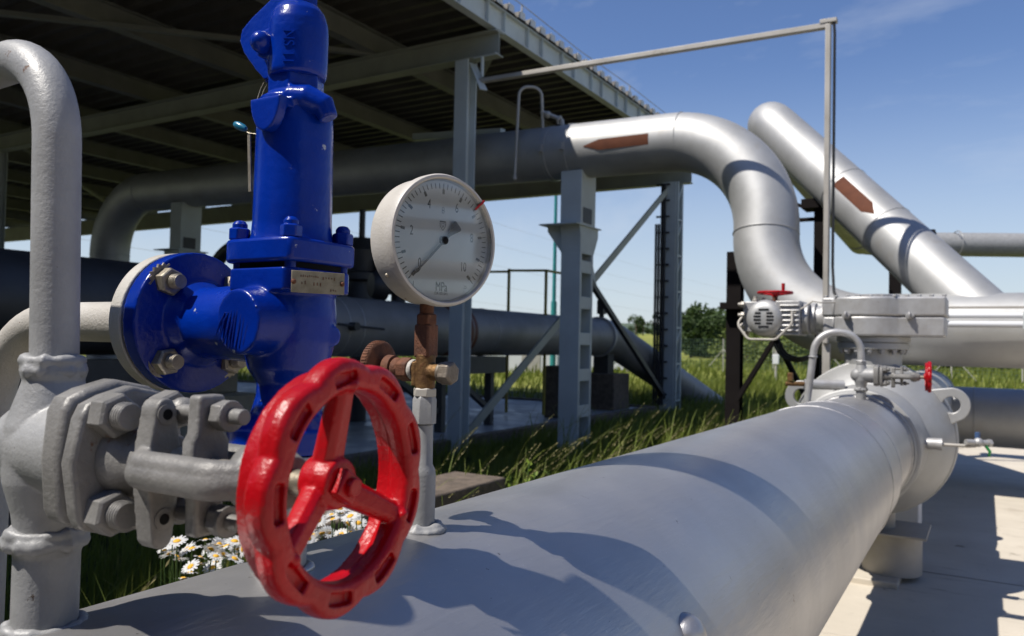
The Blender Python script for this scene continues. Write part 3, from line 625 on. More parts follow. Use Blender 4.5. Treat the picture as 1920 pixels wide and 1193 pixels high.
b = MB(); b.cyl((-.55, 6.9, 1.2), (-.55, 6.9, 1.27), .022, seg=16); b.sph((-.55, 6.9, 1.29), .042, 18); b.build('ball_knob', M_silver, t)

# run beyond the ball valve, tee and header pipe to the right
t = thing('header_pipe', (0, 9.77, .767), 'silver header pipe crossing low at the right edge behind the ball valve', 'pipe')
b = MB(); b.lathe((AX, BVY+.80, AZ), Y, [(.29, 0), (.305, .25), (.305, 2.5), (.305, 4.7), (.30, 4.82), (.26, 4.98), (.17, 5.10), (0, 5.15)], 72)
b.build('run_pipe', M_silver, t)
b = MB(); b.lathe((AX, 10.1, .745), X, [(.316, 0), (.316, 1), (.316, 12.0)], 72); b.build('pipe_body', M_silver, t)
for y in (7.2, 9.9, 10.75, 11.0): weld(MB(), (AX, y, AZ), Y, .306, .006, 96).build('weld_seam', M_silver, t)
for x in (-.1, 1.35): weld(MB(), (x, 10.1, .745), X, .317, .006, 96).build('weld_seam', M_silver, t)
b = MB(); b.lathe((AX, 6.75, AZ), Y, [(.34, 0), (.34, .05)], 64); b.build('ring_flange', M_silver, t, bev=.004)
for x in (1.6, 4.2):
    q = thing('saddle_block', (x, 9.77, 0), 'concrete saddle block under the header pipe at right' if x < 2 else 'second concrete saddle block farther right under the header pipe', 'support')
    MB().box2((x-.2, 9.82, 0), (x+.2, 10.38, .45)).build('block', M_conc2, q, bev=.01)
# pedestals under main pipe
def pedestal(y, r, label):
    t = thing('pipe_pedestal', (AX+.1, y, 0), label, 'support')
    b = MB(); b.lathe((AX+.10, y, .05), Z, [(r, 0), (r, .26)], 48); b.build('drum', M_galv, t)
    MB().box2((AX+.10-.21, y-.24, .31), (AX+.10+.21, y+.24, .324)).build('top_plate', M_galv, t, bev=.002)
    MB().cyl((AX+.02, y, .324), (AX+.02, y, .66), .10, seg=32).build('stub_column', M_galv, t)
    MB().box2((AX-.30, y-.30, 0), (AX+.16, y+.34, .05)).build('footing', M_conc, t, bev=.008)
pedestal(5.66, .175, 'round steel pedestal with square plate carrying the main pipe before the ball valve')
t = thing('valve_stand', (AX, 6.25, 0), 'white steel stand under the far side of the ball valve', 'support')
MB().box2((AX-.05, 6.2, 0), (AX+.22, 6.5, .60)).build('stand_block', M_wall, t, bev=.01)
pedestal(1.2, .2, 'round steel pedestal hidden under the near run of the main pipe')

# ------------------------------------------------------------------ upper process loop
RU = .36
t = thing('loop_pipe', (-4, 9.5, 3.95), 'thick silver pipe leaving the shed and dropping in an S bend to the right', 'pipe')
pts = fillet([(-14.95, 9.55, .6), (-14.95, 9.55, 4.20), (-2.17, 9.5, 3.95), (-2.12, 9.02, 1.66), (14, 8.86, 1.66)], [1.15, 1.25, 1.12], 20)
# refine straights so the shading stays even
pp = []
for a, b_ in zip(pts, pts[1:]):
    n = max(1, int((b_-a).length/1.2)); pp += [a+(b_-a)*k/n for k in range(n)]
pp.append(pts[-1])
MB().tube(pp, RU, 72).build('pipe_body', M_silver, t)
for c, ax_ in (((-3.22, 9.505, 3.968), X), ((-5.05, 9.51, 4.0), X), ((-9.4, 9.53, 4.083), X), ((-13.8, 9.545, 4.17), X), ((-14.95, 9.55, 3.0), Z), ((-2.145, 9.24, 2.73), V((.02, -.2, -1)))):
    weld(MB(), c, ax_, RU-.001, .0075, 100, .2).build('weld_seam', M_silver, t)
def arrow(parent, c, ax_, nrm, L_, w, R, head=.22, name='flow_arrow'):
    c = V(c); ax_ = V(ax_).normalized(); nrm = V(nrm); nrm = (nrm-ax_*nrm.dot(ax_)).normalized(); s_ = ax_.cross(nrm)
    b = MB(); vs = []; fs = []; nn = 9; a0 = w/2/R
    cols_ = [(-L_/2, 1), (L_/2-head, 1), (L_/2, 0.02)]
    for x, f in cols_:
        for k in range(nn):
            a = a0*f*(-1+2*k/(nn-1)); vs.append(c+ax_*x+(nrm*cos(a)+s_*sin(a))*(R+.0035))
    for i in range(2):
        for k in range(nn-1): fs.append((i*nn+k, (i+1)*nn+k, (i+1)*nn+k+1, i*nn+k+1))
    b.add(vs, fs); return b.build(name, M_arrow, parent)
arrow(t, (-3.98, 9.507, 3.981), -X, V((.42, -1, -.06)), .88, .135, RU)
arrow(t, (-10.0, 9.532, 4.095), -X, V((.55, -1, -.1)), .80, .135, RU)
for x in (-5.02, -4.72):
    b = MB(); b.lathe((x-.02, 9.51, 4.0-.0), X, [(.363, 0), (.369, .002), (.369, .048), (.363, .05)], 72); b.box((x+.005, 9.12, 3.99), (.05, .06, .09)); b.build('pipe_clamp', M_silver, t)
# thin conduits clipped on the right part
for z, r in ((1.78, .026), (1.70, .030)):
    q = thing('cable_conduit', (2, 8.48, z), 'upper thin white conduit clipped along the loop pipe at right' if z > 1.75 else 'lower thin white conduit clipped along the loop pipe at right', 'conduit', 'conduits clipped on the loop pipe')
    MB().tube([(-.33, 8.455+.01*(z > 1.75), z), (3, 8.455, z), (9, 8.455, z)], r, 16).build('conduit_tube', M_wall, q)
    b = MB()
    for x in (-.31, .30, 1.5): b.box((x, 8.458, z), (.022, .075, r*2.5))
    b.build('clip', M_shed, q)
t = thing('cable_tray', (2, 8.5, 1.87), 'thin dark steel angle running along the loop pipe above the conduits', 'angle bar')
b = MB(); b.bar((-.33, 8.47, 1.855), (9, 8.47, 1.855), .05, .02); b.build('angle_bar', M_galv, t)

# diagonal pipe
RD = .295
D0, D1 = V((-2.50, 10.75, 4.46)), V((-.02, 9.05, 1.78))
t = thing('diagonal_pipe', D0, 'silver pipe sloping down from upper left to join the loop pipe at right', 'pipe')
pts = fillet([(-2.45, 19.8, 3.92), D0, D1], [.42], 16)
MB().tube(pts, RD, 64).build('pipe_body', M_silver, t)
dd = (D1-D0).normalized()
for f in (.43, .63): weld(MB(), D0+(D1-D0)*f, dd, RD-.001, .007, 80, .15).build('weld_seam', M_silver, t)
arrow(t, D0+(D1-D0)*.53, dd, V((.10, -1, .02)), .68, .15, RD, .14)
# far horizontal pipe
t = thing('far_pipe', (2, 20.5, 3.87), 'dull grey pipe far behind the sloping pipe at right edge', 'pipe')
MB().tube(fillet([(-2.45, 19.0, 3.92), (-2.40, 20.05, 3.90), (.7, 21.25, 3.865), (9, 26, 3.86)], [.5, 3], 10), .27, 48).build('pipe_body', M_greypipe, t)
MB().cyl((3, 22.6, 0), (3, 22.6, 3.7), .12).build('support_post', M_blk, t)
weld(MB(), (-.55, 20.52, 3.885), (.87, .5, 0), .272, .012, 60).build('weld_seam', M_greypipe, t)

# dark steel trestles
def trestle(x, y, zt, label, posts, braces, cap=None):
    t = thing('steel_trestle', (x, y, 0), label, 'trestle')
    for (a, w) in posts: MB().beam(V((a[0], a[1], 0)), V((a[0], a[1], a[2])), w, w, .02, .015, Y).build('post', M_blk, t)
    for (a, b_, w) in braces: MB().bar(a, b_, w, w*.7).build('brace', M_blk, t)
    if cap: MB().box2(*cap).build('cap_beam', M_blk, t)
    MB().box2((x-.35, y-.3, 0), (x+.35, y+.3, .22)).build('footing', M_conc2, t, bev=.01)
trestle(-2.62, 9.75, 2.4, 'near black steel trestle under the S bend of the loop pipe', [((-2.62, 9.75, 2.6), .17)], [((-2.54, 9.6, .82), (-2.0, 9.55, 1.72), .07), ((-2.16, 9.5, 1.72), (-1.55, 9.45, .52), .07)], ((-2.75, 9.55, 1.90), (-2.45, 9.95, 1.98)))
trestle(-1.72, 10.2, 3.3, 'tall black lattice trestle behind the S bend carrying the sloping pipe', [((-1.72, 10.2, 3.20), .13)], [((-2.5, 10.4, 3.05), (-1.72, 10.2, 3.02), .06), ((-2.5, 10.4, 3.45), (-1.85, 10.2, 3.15), .06)], ((-1.92, 10.05, 3.14), (-1.58, 10.4, 3.25)))
trestle(-1.02, 11.6, 3.0, 'far black lattice trestle seen below the sloping pipe', [((-1.02, 11.6, 2.92), .14)], [((-1.0, 11.6, 2.66), (-.3, 11.4, 2.66), .05), ((-1.0, 11.6, 2.7), (-.65, 11.5, 2.95), .05), ((-.85, 11.5, 1.8), (-.40, 11.4, 2.64), .055), ((-.40, 11.4, 2.64), (-.05, 11.3, 1.8), .055)], ((-1.22, 11.4, 2.88), (-.55, 11.8, 2.99)))
t = thing('signal_post', (-1.35, 9.0, 0), 'thin dark post behind the bypass pipe below the loop pipe', 'post')
MB().bar((-1.36, 8.46, 0), (-1.36, 8.46, 1.5), .07, .07).build('post', M_galv, t); MB().box2((-1.46, 8.36, 0), (-1.26, 8.56, .06)).build('base_plate', M_galv, t)
b = thing('steel_post', (-1.62, 9.3, 0), 'short black post behind the bypass pipe leg', 'post'); MB().bar((-1.62, 9.4, 0), (-1.62, 9.4, 1.4), .09, .09).build('post', M_blk, b); MB().box2((-1.74, 9.28, 0), (-1.5, 9.52, .06)).build('base_plate', M_blk, b)

# pipe supports (laced columns)
def laced(x, y, label, zt, grp='battened pipe supports'):
    t = thing('pipe_support', (x, y, 0), label, 'support', grp)
    w, d, zc = .28, .40, 2.62
    b = MB(); b.box2((x-w/2, y-d/2, 0), (x+w/2, y-d/2+.055, zc)); b.box2((x-w/2, y+d/2-.055, 0), (x+w/2, y+d/2, zc)); b.box2((x-w/2+.06, y-d/2+.055, 0), (x-w/2+.07, y+d/2-.055, zc))
    z = .02
    while z < zc-.05:
        b.box2((x+w/2-.012, y-d/2+.053, z), (x+w/2-.003, y+d/2-.053, min(z+.16, zc))); z += .47
    b.build('column', M_shed, t, bev=.004)
    b = MB(); b.prism([(-.20, 0), (.20, 0), (.34, .25), (.34, .36), (-.24, .36), (-.20, .25)], (x+w/2, y, zc), Y, Z, -w); b.prism([(-w/2, 0), (-w/2-.22, .30), (-w/2-.22, .36), (-w/2, .36)], (x, y-.17, zc), X, Z, -.34)
    b.build('corbel', M_shed, t)
    b = MB(); b.box2((x-w/2-.24, y-.38, zc+.36), (x+w/2+.03, y+.38, zc+.375)); b.build('cap_plate', M_shed, t)
    b = MB(); b.box2((x-.15, y-.22, zc+.375), (x+.15, y+.22, zt-.30)); b.build('upper_post', M_shed, t, bev=.005)
    b = MB(); b.box2((x+.1505, y-.16, zc+.40), (x+.1565, y+.10, zc+.60)); b.build('recess_plate', M_machine, t)
    for k in range(2):
        b = MB(); b.lathe((x-.03+.0, y, zt), X, [(.362, 0), (.374, .0), (.374, .06), (.362, .06)], 40); 
laced(-4.64, 9.5, 'grey battened pipe support column standing by the shed edge', 4.0)
laced(-12.6, 9.5, 'grey battened pipe support column deep inside the shed', 4.15)

# small vent on the loop pipe
t = thing('vent_pipe', (-5.3, 9.35, 4.3), 'thin grey hooked vent tube on top of the loop pipe at the shed edge', 'vent')
MB().tube(fillet([(-5.12, 9.36, 4.30), (-5.12, 9.30, 4.86), (-5.36, 9.12, 4.86), (-5.36, 9.05, 3.62)], [.13, .13], 10), .020, 14).build('tube', M_galv, t)
b = MB(); b.cyl((-5.14, 9.34, 4.55), (-4.86, 9.40, 4.42), .028, seg=14); b.sph((-5.05, 9.36, 4.50), .05, 14); b.lathe((-4.90, 9.39, 4.42), V((.9, .2, -.4)), [(.06, 0), (.06, .02)], 18); b.cyl((-4.86, 9.40, 4.42), (-4.84, 9.40, 4.30), .03, seg=12); b.build('cock', M_galv, t)
b = MB(); b.lathe((-5.36, 9.05, 3.58), Z, [(.012, 0), (.032, .02), (.032, .05), (.02, .07)], 14); b.build('outlet_cap', M_galv, t)

# grey conduit frame from the shed to the actuator
t = thing('conduit_frame', (-1.35, 8.5, 0), 'thin grey conduit running out from the shed column then down to the actuator', 'conduit')
MB().bar((-5.55, 8.42, 4.75), (-1.36, 8.42, 4.69), .075, .055).build('horizontal_arm', M_galv, t, bev=.006)
MB().bar((-1.362, 8.42, 1.5), (-1.362, 8.42, 4.70), .085, .05, X).build('upright', M_galv, t, bev=.006)
b = MB(); b.tube(fillet([(-1.42, 8.40, 4.75), (-1.31, 8.40, 4.74), (-1.300, 8.40, 4.6), (-1.300, 8.40, 2.25), (-1.27, 8.3, 2.0), (-1.15, 8.0, 1.85)], .06, 6), .014, 8); b.build('cable', M_rubber, t)
b = MB(); b.box((-1.36, 8.42, 4.73), (.16, .09, .04)); b.build('corner_cap', M_galv, t, bev=.004)

# ------------------------------------------------------------------ open shed
XE = -5.34; CX_ = -5.80
t = thing('open_shed', (CX_, 8.5, 0), 'large open steel shed with dark corrugated roof at upper left', 'shed')
YA, YB = -1.5, 17.4; XL = -42.
pr = []; y = YA
while y < YB:
    pr += [(y, 5.735), (y+.085, 5.735), (y+.125, 5.835), (y+.250, 5.835)]; y += .289
    pr += [(y-.0005, 5.735)]
vs = [V((XE+.02, a, z)) for a, z in pr]+[V((XL, a, z)) for a, z in pr]; n = len(pr)
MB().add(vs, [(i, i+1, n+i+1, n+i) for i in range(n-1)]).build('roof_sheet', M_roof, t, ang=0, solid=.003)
b = MB(); vs = []; fs = []
for k in range(int((YB-YA)/.289)):
    y = YA+.289*k
    for yy, z0, z1 in ((y+.05, 5.742, 5.7445), (y+.118, 5.742, 5.7445), (y+.122, 5.742, 5.842), (y+.253, 5.742, 5.842), (y+.257, 5.742, 5.7445)): vs += [(XE+.028, yy, z0), (XE+.028, yy, z1)]
b.add(vs, [(2*i, 2*i+2, 2*i+3, 2*i+1) for i in range(len(vs)//2-1)])
b.build('crest_closers', M_wall, t, ang=0, solid=.006)
b = MB(); b.beam((XE-.06, YA, 5.57), (XE-.06, YB, 5.57), .30, .12, .012, .008)
k = 0; y = YA
while y < YB:
    b.box2((XE-.055, y, 5.43), (XE-.004, y+.012, 5.71)); y += (.62, .40)[k % 2]; k += 1
b.build('edge_beam', M_shed, t)
for x in (-7.35, -9.8, -12.25, -14.7, -17.15, -19.6, -22.1, -24.6, -27.1, -29.6, -32.1, -34.6, -37.1, -39.6):
    MB().beam((x, YA, 5.57), (x, YB, 5.57), .30, .16, .014, .009).build('purlin', M_steel_shade, t)
for y in (.5, 8.5, 16.5):
    MB().beam((-5.30 if y == 8.5 else XE-.05, y, 5.225 if y < 16 else 5.16), (XL, y, 5.225 if y < 16 else 5.16), .31 if y < 16 else .50, .20, .016, .012).build('girder', M_gird, t)
b = MB(); b.prism([(-.16, 0), (.18, 0), (.18, .014), (-.16, .014)], (-5.46, 8.40, 5.052), X, Y, .012); b.build('end_plate', M_shed, t)
for x in (CX_, -17.1, -28.6, -40.):
    for y in (.5, 8.5, 16.5):
        if (x, y) == (CX_, .5): continue
        b = MB()
        if (x, y) == (CX_, 16.5):
            b.beam((x+.05, y-.2, 0), (x+.05, y-.2, 4.9), .36, .30, .018, .014, Y)
        else: b.beam((x, y, 0), (x, y, 5.06 if y < 16 else 4.9), .21, .20, .016, .012, Y)
        b.build('column', M_shed, t)
b = MB()
for k in range(4): b.box2((-6.01+.062*k, 16.0, .2), (-5.975+.062*k, 16.06, 4.0 if k < 2 else 4.85))
for k in range(14): b.box2((-6.01, 16.06, .4+.34*k), (-5.72, 16.09, .44+.34*k))
b.build('cable_ladder', M_machine, t)
b = MB(); b.box2((-5.59, 16.14, .1), (-5.55, 16.18, 4.9)); b.box2((-5.59, 16.42, .1), (-5.55, 16.46, 4.9))
for k in range(12): b.bar((-5.57, 16.16, .3+.38*k), (-5.57, 16.44, .3+.38*k+(.38 if k % 2 else 0)), .03, .03)
b.build('lacing', M_shed, t)
for a, b_ in (((CX_, 8.62, .18), (CX_, 16.35, 4.85)), ((CX_, 12.2, 2.62), (CX_, 16.35, .25))):
    MB().bar(a, b_, .03 if a[2] < 1 else .08, .13 if a[2] < 1 else .09).build('wall_brace', M_gird if a[2] < 1 else M_machine, t)
MB().box((CX_+.005, 12.3, 2.5), (.02, .55, .36), Matrix.Rotation(radians(28), 3, 'X')).build('gusset_plate', M_shed, t)
for a, b_ in (((-7.3, 8.5, 5.41), (-14.7, 1.0, 5.41)), ((-14.7, 8.5, 5.41), (-7.4, 1.0, 5.41)), ((-5.6, 8.9, 5.41), (-12.2, 16.3, 5.41)), ((-17.2, 8.7, 5.41), (-24.6, 16.2, 5.41))):
    MB().bar(a, b_, .09, .06).build('roof_brace', M_steel_shade, t)
MB().bar((-5.9, 9.6, 4.42), (-7.7, 9.9, 4.62), .10, .10).build('strut', M_shed, t)
b = MB(); b.bar((-5.70, 8.5, 5.03), (-5.42, 8.34, 4.60), .10, .014); b.cyl((-5.50, 8.42, 4.80), (-5.50, 8.42, 5.06), .022); b.build('bracket', M_shed, t)
b = MB(); b.tube([(XE-.05, -1.5, 5.98), (XE-.05, 3, 5.96), (XE-.05, 8, 5.97), (XE-.05, 9.2, 6.0), (XE-.05, 11, 5.96), (XE-.05, 13, 6.0), (XE-.05, 17, 5.95)], .006, 6)
for y in (1.5, 5.3, 9.2, 13, 16.6): b.cyl((XE-.05, y, 5.8), (XE-.05, y, 6.0), .012, seg=8)
b.build('lightning_wire', M_galv, t)
b = MB(); b.box2((XL, -1.0, 0), (-5.98, 15.7, .15)); o = tag(b.build('concrete_slab', M_conc3), kind='structure')
t = thing('slab_kerb', (-5.9, 8, 0), 'low pale concrete kerb edging the shed floor slab', 'kerb')
MB().box2((-5.98, -1.0, 0), (-5.83, 15.85, .19)).build('kerb_run', M_conc2, t, bev=.01); MB().box2((XL, 15.7, 0), (-5.98, 15.85, .19)).build('kerb_run', M_conc2, t, bev=.01)

# ------------------------------------------------------------------ equipment below the shed roof
LX, LZ = -6.66, 1.59
t = thing('shed_pipe', (LX, 9, LZ), 'dark grey pipe running level under the shed roof then diving into the grass', 'pipe')
pts = fillet([(LX, 5.2, LZ), (LX, 15.2, LZ), (LX+1.2, 20.6, -.55)], [1.6], 14)
pp = []
for a, b_ in zip(pts, pts[1:]):
    n = max(1, int((b_-a).length/1.0)); pp += [a+(b_-a)*k/n for k in range(n)]
pp.append(pts[-1])
MB().tube(pp, .36, 64).build('pipe_body', mat('shaded_pipe_paint', (.25, .25, .255), (.20, .20, .205), 2.5, .5, .6, .4, .15, 120), t)  # pipe paint darkened to stand for the shade under the roof
MB().lathe((LX, -1, LZ+.09), Y, [(.42, 0), (.42, 6.1), (.36, 6.5)], 64).build('wide_section', M_machine, t)
MB().lathe((LX, 9.15, LZ), Y, [(.3615, 0), (.3615, .55)], 64).build('orange_band', mat('orange_brown_paint', (.11, .032, .016), rough=.6), t)
for y in (7.0, 7.25, 9.6, 10.3, 12.4): weld(MB(), (LX, y, LZ), Y, .36, .008, 64).build('weld_seam', M_silver, t)
for y in (6.2, 14.6): MB().lathe((LX, y, LZ), Y, [(.36, 0), (.40, .01), (.40, .09), (.36, .10)], 64).build('flange', M_silver, t)
b = MB(); b.box((LX+.425, 3.55, LZ+.12), (.012, .26, .17), Matrix.Rotation(radians(10), 3, 'Y')); b.build('tag_plate', M_brass, t)
b = MB(); b.cyl((LX+.36, 7.0, LZ), (LX+.46, 7.0, LZ), .05, seg=14); b.tube([(LX+.44, 6.7, LZ+.02), (LX+.44, 7.5, LZ-.02)], .014, 8); b.build('side_lever', M_machine, t)
b = MB(); b.cyl((LX, 9.0, LZ+.34), (LX, 9.0, LZ+.50), .015, seg=8); b.sph((LX, 9.0, LZ+.54), .075, 14); b.build('ball_knob', M_blk, t)
b = MB(); b.cyl((LX, 14.8, LZ+.3), (LX, 14.8, LZ+.62), .05, seg=12); b.box((LX, 14.8, LZ+.6), (.14, .16, .28)); b.build('small_box', M_machine, t)
def trest2(y0, y1, lab):
    t = thing('pipe_trestle', (LX, y0, .15), lab, 'trestle')
    for y in (y0, y1): MB().bar((LX, y, .15), (LX, y, LZ-.42), .12, .10).build('leg', M_machine, t)
    MB().box2((LX-.2, y0-.15, LZ-.62), (LX+.2, y1+.15, LZ-.37)).build('saddle', M_machine, t)
    MB().bar((LX, y0-.1, .45), (LX, y0-1.5, LZ-.4), .09, .07).build('brace', M_machine, t); MB().bar((LX, y1-.1, .45), (LX, y0, LZ-.5), .09, .07).build('brace', M_machine, t)
trest2(9.3, 10.6, 'dark steel trestle under the shed pipe behind the white gauge post'); trest2(3.2, 4.6, 'dark steel trestle under the near wide end of the shed pipe')
t = thing('pipe_plinth', (LX, 14.9, 0), 'brown concrete plinth under the diving end of the shed pipe', 'plinth'); MB().box2((LX-.3, 14.5, 0), (LX+.42, 15.3, .86)).build('block', M_conc2, t, bev=.02); MB().box2((LX-.12, 14.7, .86), (LX+.2, 15.0, 1.25)).build('post', M_machine, t)
t = thing('switch_cabinet', (LX+.3, 11.3, .15), 'plain brown metal cabinet beside the battened support column', 'cabinet'); MB().box2((-6.62, 12.35, .15), (-6.30, 12.75, 1.05)).build('cabinet_body', M_conc2, t, bev=.01); MB().box2((-6.295, 12.38, .2), (-6.285, 12.72, 1.0)).build('door', M_conc2, t)
# blocks and machines seen left and between
for (a, b_, lab, m_) in (((-8.9, 5.2, .15), (-7.6, 7.0, .75), 'long low beige concrete plinth left under the shed', M_beige), ((-8.5, 6.5, .75), (-8.05, 6.9, 1.12), 'small beige concrete block standing on the low plinth', M_beige), ((-10.5, 3.5, .15), (-9.4, 5.2, 1.0), 'broad beige plinth at far left behind the bent white pipe', M_beige)):
    t = thing('concrete_plinth', a, lab, 'plinth'); MB().box2(a, b_).build('block', m_, t, bev=.015)
t = thing('machine_skid', (-9.6, 8.2, .15), 'dark valve machine standing behind the blue valve in the shed', 'machine')
b = MB(); b.cyl((-9.6, 8.0, 2.0), (-9.6, 10.2, 2.0), .36, seg=32); b.build('barrel', M_machine, t)
b = MB(); b.lathe((-8.55, 9.7, 1.9), Z, [(.32, 0), (.32, .12), (.22, .15), (.2, .45), (.34, .48), (.34, .58), (.26, .62), (.30, .95), (.16, 1.15), (.0, 1.16)], 28); b.box((-8.3, 9.9, 2.55), (.5, .4, .34)); b.cyl((-8.8, 9.4, 2.75), (-8.1, 10.2, 2.85), .14, seg=18); b.build('valve_head', M_machine, t)
b = MB(); b.cyl((-8.55, 9.7, 1.9), (-8.55, 9.7, .15), .14, seg=20); b.build('stand_pipe', M_machine, t); b = MB().cyl((-8.55, 9.7, 2.9), (-8.55, 9.7, 3.5), .05, seg=12).build('spindle', M_machine, t)
t = thing('machine_valve', (-7.1, 8.7, 2.3), 'black round valve head peeping out behind the gauge rim', 'valve')
b = MB(); b.cyl((-6.9, 8.6, 1.95), (-6.9, 8.6, 2.2), .10, seg=18); b.lathe((-7.05, 8.2, 2.17), V((.6, 1, .0)), [(.16, 0), (.2, .06), (.2, .2), (.12, .24), (.12, .4), (.17, .42), (.17, .5)], 24); b.build('valve_head', M_machine, t)
t = thing('shed_valve', (-15.5, 6.5, 0), 'dark upright valve with round wheel at far left under the roof', 'valve')
b = MB(); b.lathe((-14.3, 6.0, 0), Z, [(.22, 0), (.22, 1.9), (.40, 1.95), (.40, 2.1), (.26, 2.15), (.26, 2.6), (.36, 2.64), (.36, 2.76), (.15, 2.8), (.15, 3.2)], 24); b.build('valve_body', M_machine, t)
b = MB(); b.tube(ringpts((-14.3, 6.0, 3.2), Z, .4, 24), .03, 8, closed=True); b.bar((-14.7, 6, 3.2), (-13.9, 6, 3.2), .04, .04); b.build('handwheel', M_yellow, t)
t = thing('back_pipe', (-14.5, 13.5, 0), 'thin dark pipe arch far back under the roof left of the support', 'pipe'); MB().tube(fillet([(-17.6, 14, .2), (-17.6, 14, 3.8), (-14.4, 14, 3.8), (-14.4, 14, .2)], [1.3, 1.3], 12), .17, 24).build('pipe_body', M_machine, t)
for k, (x, y) in enumerate(((-10.7, 12.2), (-9.2, 12.8))):
    t = thing('yellow_post', (x, y, .15), ('olive yellow thin post under the shed left of gauge', 'olive yellow thin post nearest the gauge rim')[k], 'post'); MB().bar((x, y, .15), (x, y, 2.5), .07, .07).build('post', M_yellow, t); MB().box2((x-.1, y-.1, .15), (x+.1, y+.1, .18)).build('base_plate', M_yellow, t)
t = thing('platform_railing', (-7.4, 12.4, 2), 'olive yellow square railing frame above the shed pipe', 'railing')
for a, b_ in (((-7.30, 12.2, .2), (-7.30, 12.2, 2.75)), ((-6.55, 12.2, .2), (-6.55, 12.2, 2.72)), ((-7.30, 12.2, 2.72), (-6.55, 12.2, 2.70)), ((-7.30, 12.2, 2.70), (-8.2, 12.2, 2.72)), ((-6.55, 12.2, 2.70), (-6.55, 13.0, 2.70))): MB().bar(a, b_, .04, .04).build('rail', M_yellow, t)

# ------------------------------------------------------------------ camera model (used for the camera and for bearings of far things)
FPX, CXP, CYP, EYE = 1500., 960., 596.5, 1.45
PSI, PITCH, ROLL = radians(30.618), radians(1.715), radians(1.2)
fw = V((-sin(PSI)*cos(PITCH), cos(PSI)*cos(PITCH), sin(PITCH))); r0 = V((cos(PSI), sin(PSI), 0)); u0 = r0.cross(fw)
cr = r0*cos(ROLL)+u0*sin(ROLL); cu_ = -r0*sin(ROLL)+u0*cos(ROLL)
def bear(px, depth):
    k = (px-CXP)/FPX; d = r0*k+V((-sin(PSI), cos(PSI), 0)); return d*depth
# ------------------------------------------------------------------ ground
def groundmat():
    m = mat('field_ground', (.23, .235, .055), (.15, .17, .035), .12, .9, chips=[((.23, .21, .07), .35, .52, .25), ((.08, .11, .025), 1.7, .58, .2)], spec=.1)
    return m
M_field = groundmat()
M_soil = mat('grass_floor', (.045, .06, .018), (.03, .035, .014), 2, .95, chips=[((.075, .06, .035), 1.4, .56, .1)], spec=.1, bump=.8, bscale=25)
G = 900
tag(MB().add([(-G, -G, 0), (G, -G, 0), (G, G, 0), (-G, G, 0)], [(0, 1, 2, 3)]).build('ground', M_field), kind='structure')
tag(MB().add([(-46, -8, .004), (8, -8, .004), (8, 22, .004), (-46, 22, .004)], [(0, 1, 2, 3)]).build('grass_ground', M_soil), kind='structure')
yd = MB().add([(-1.02, -8, .012), (26, -8, .012), (26, 16, .012), (-1.02, 16, .012)], [(0, 1, 2, 3)]).build('concrete_pavement', M_conc); tag(yd, kind='structure')
b = MB()
for y in (-2.0, 1.9, 5.9): b.box2((-1.0, y-.004, .0125), (26, y+.004, .0145))
for x in (3.6, 8.2): b.box2((x-.004, -8, .0125), (x+.004, 15.9, .0145))
tag(b.build('pavement_joints', mat('joint_filler', (.25, .22, .18), rough=.9), ang=0), kind='structure')
# far hill rising behind the field
def hill(name, m, y0, d, h, x0, x1, seed):
    rr = random.Random(seed); vs = []; fs = []; nx, ny = 60, 14
    ph_ = [rr.uniform(0, 6.3) for _ in range(6)]
    for j in range(ny+1):
        for i in range(nx+1):
            x = x0+(x1-x0)*i/nx; f = j/ny
            z = h*sin(pi/2*min(1, f*1.2))**1.3*(.75+.16*sin(x/(d*.9)+ph_[0])+.09*sin(x/(d*.31)+ph_[1]))
            vs.append((x, y0+d*f+(x-x0)*.0, z-.02))
    for j in range(ny):
        for i in range(nx): fs.append((j*(nx+1)+i, j*(nx+1)+i+1, (j+1)*(nx+1)+i+1, (j+1)*(nx+1)+i))
    return tag(MB().add(vs, fs).build(name, m), kind='structure')
hill('hill', M_field, 130, 120, 6.2, -420, 260, 4)
hill('far_hill', mat('far_forest', (.075, .10, .06), (.055, .08, .05), .02, .9), 640, 240, 30, -900, 700, 9)

# ------------------------------------------------------------------ grass (nobody could count it)
rg = random.Random(11)
def inside_struct(x, y):
    if x < -5.75 and y < 15.95: return True
    if x > -1.04 and y < 16.1: return True
    return False
gv_, gf_ = [], []
def blade(x, y, h, w, lean, az):
    a = rg.uniform(0, pi); ux, uy = cos(a)*w/2, sin(a)*w/2; lx, ly = cos(az)*lean, sin(az)*lean; o = len(gv_)
    gv_.extend([(x-ux, y-uy, 0), (x+ux, y+uy, 0), (x-ux*.85+lx*.3*h, y-uy*.85+ly*.3*h, h*.5), (x+ux*.85+lx*.3*h, y+uy*.85+ly*.3*h, h*.5), (x+lx*h, y+ly*h, h*(1-.25*lean))])
    gf_.extend([(o, o+1, o+3, o+2), (o+2, o+3, o+4)])
def zone(n, x0, x1, y0, y1, h0, h1, w0, w1):
    for _ in range(n):
        x, y = rg.uniform(x0, x1), rg.uniform(y0, y1)
        if inside_struct(x, y): continue
        k = .55+.45*(sin(x*2.1+y*1.3)*sin(y*1.7-x*.6)*.5+.5)
        blade(x, y, rg.uniform(h0, h1)*k, rg.uniform(w0, w1), abs(rg.gauss(.25, .25)), rg.gauss(.4, 1.3))
zone(7000, -2.8, -1.08, .1, 3, .35, .85, .005, .010)
zone(8000, -2.8, -1.08, 3, 8, .18, .5, .005, .010)
zone(7000, -4.2, -2.6, .5, 9, .25, .6, .006, .012)
zone(9000, -5.75, -3.6, .5, 9, .12, .38, .006, .012)
zone(12000, -4.4, -1.05, 8.5, 17, .3, .72, .008, .015)
zone(6000, -5.8, -4.2, 8.5, 16.2, .12, .35, .008, .015)
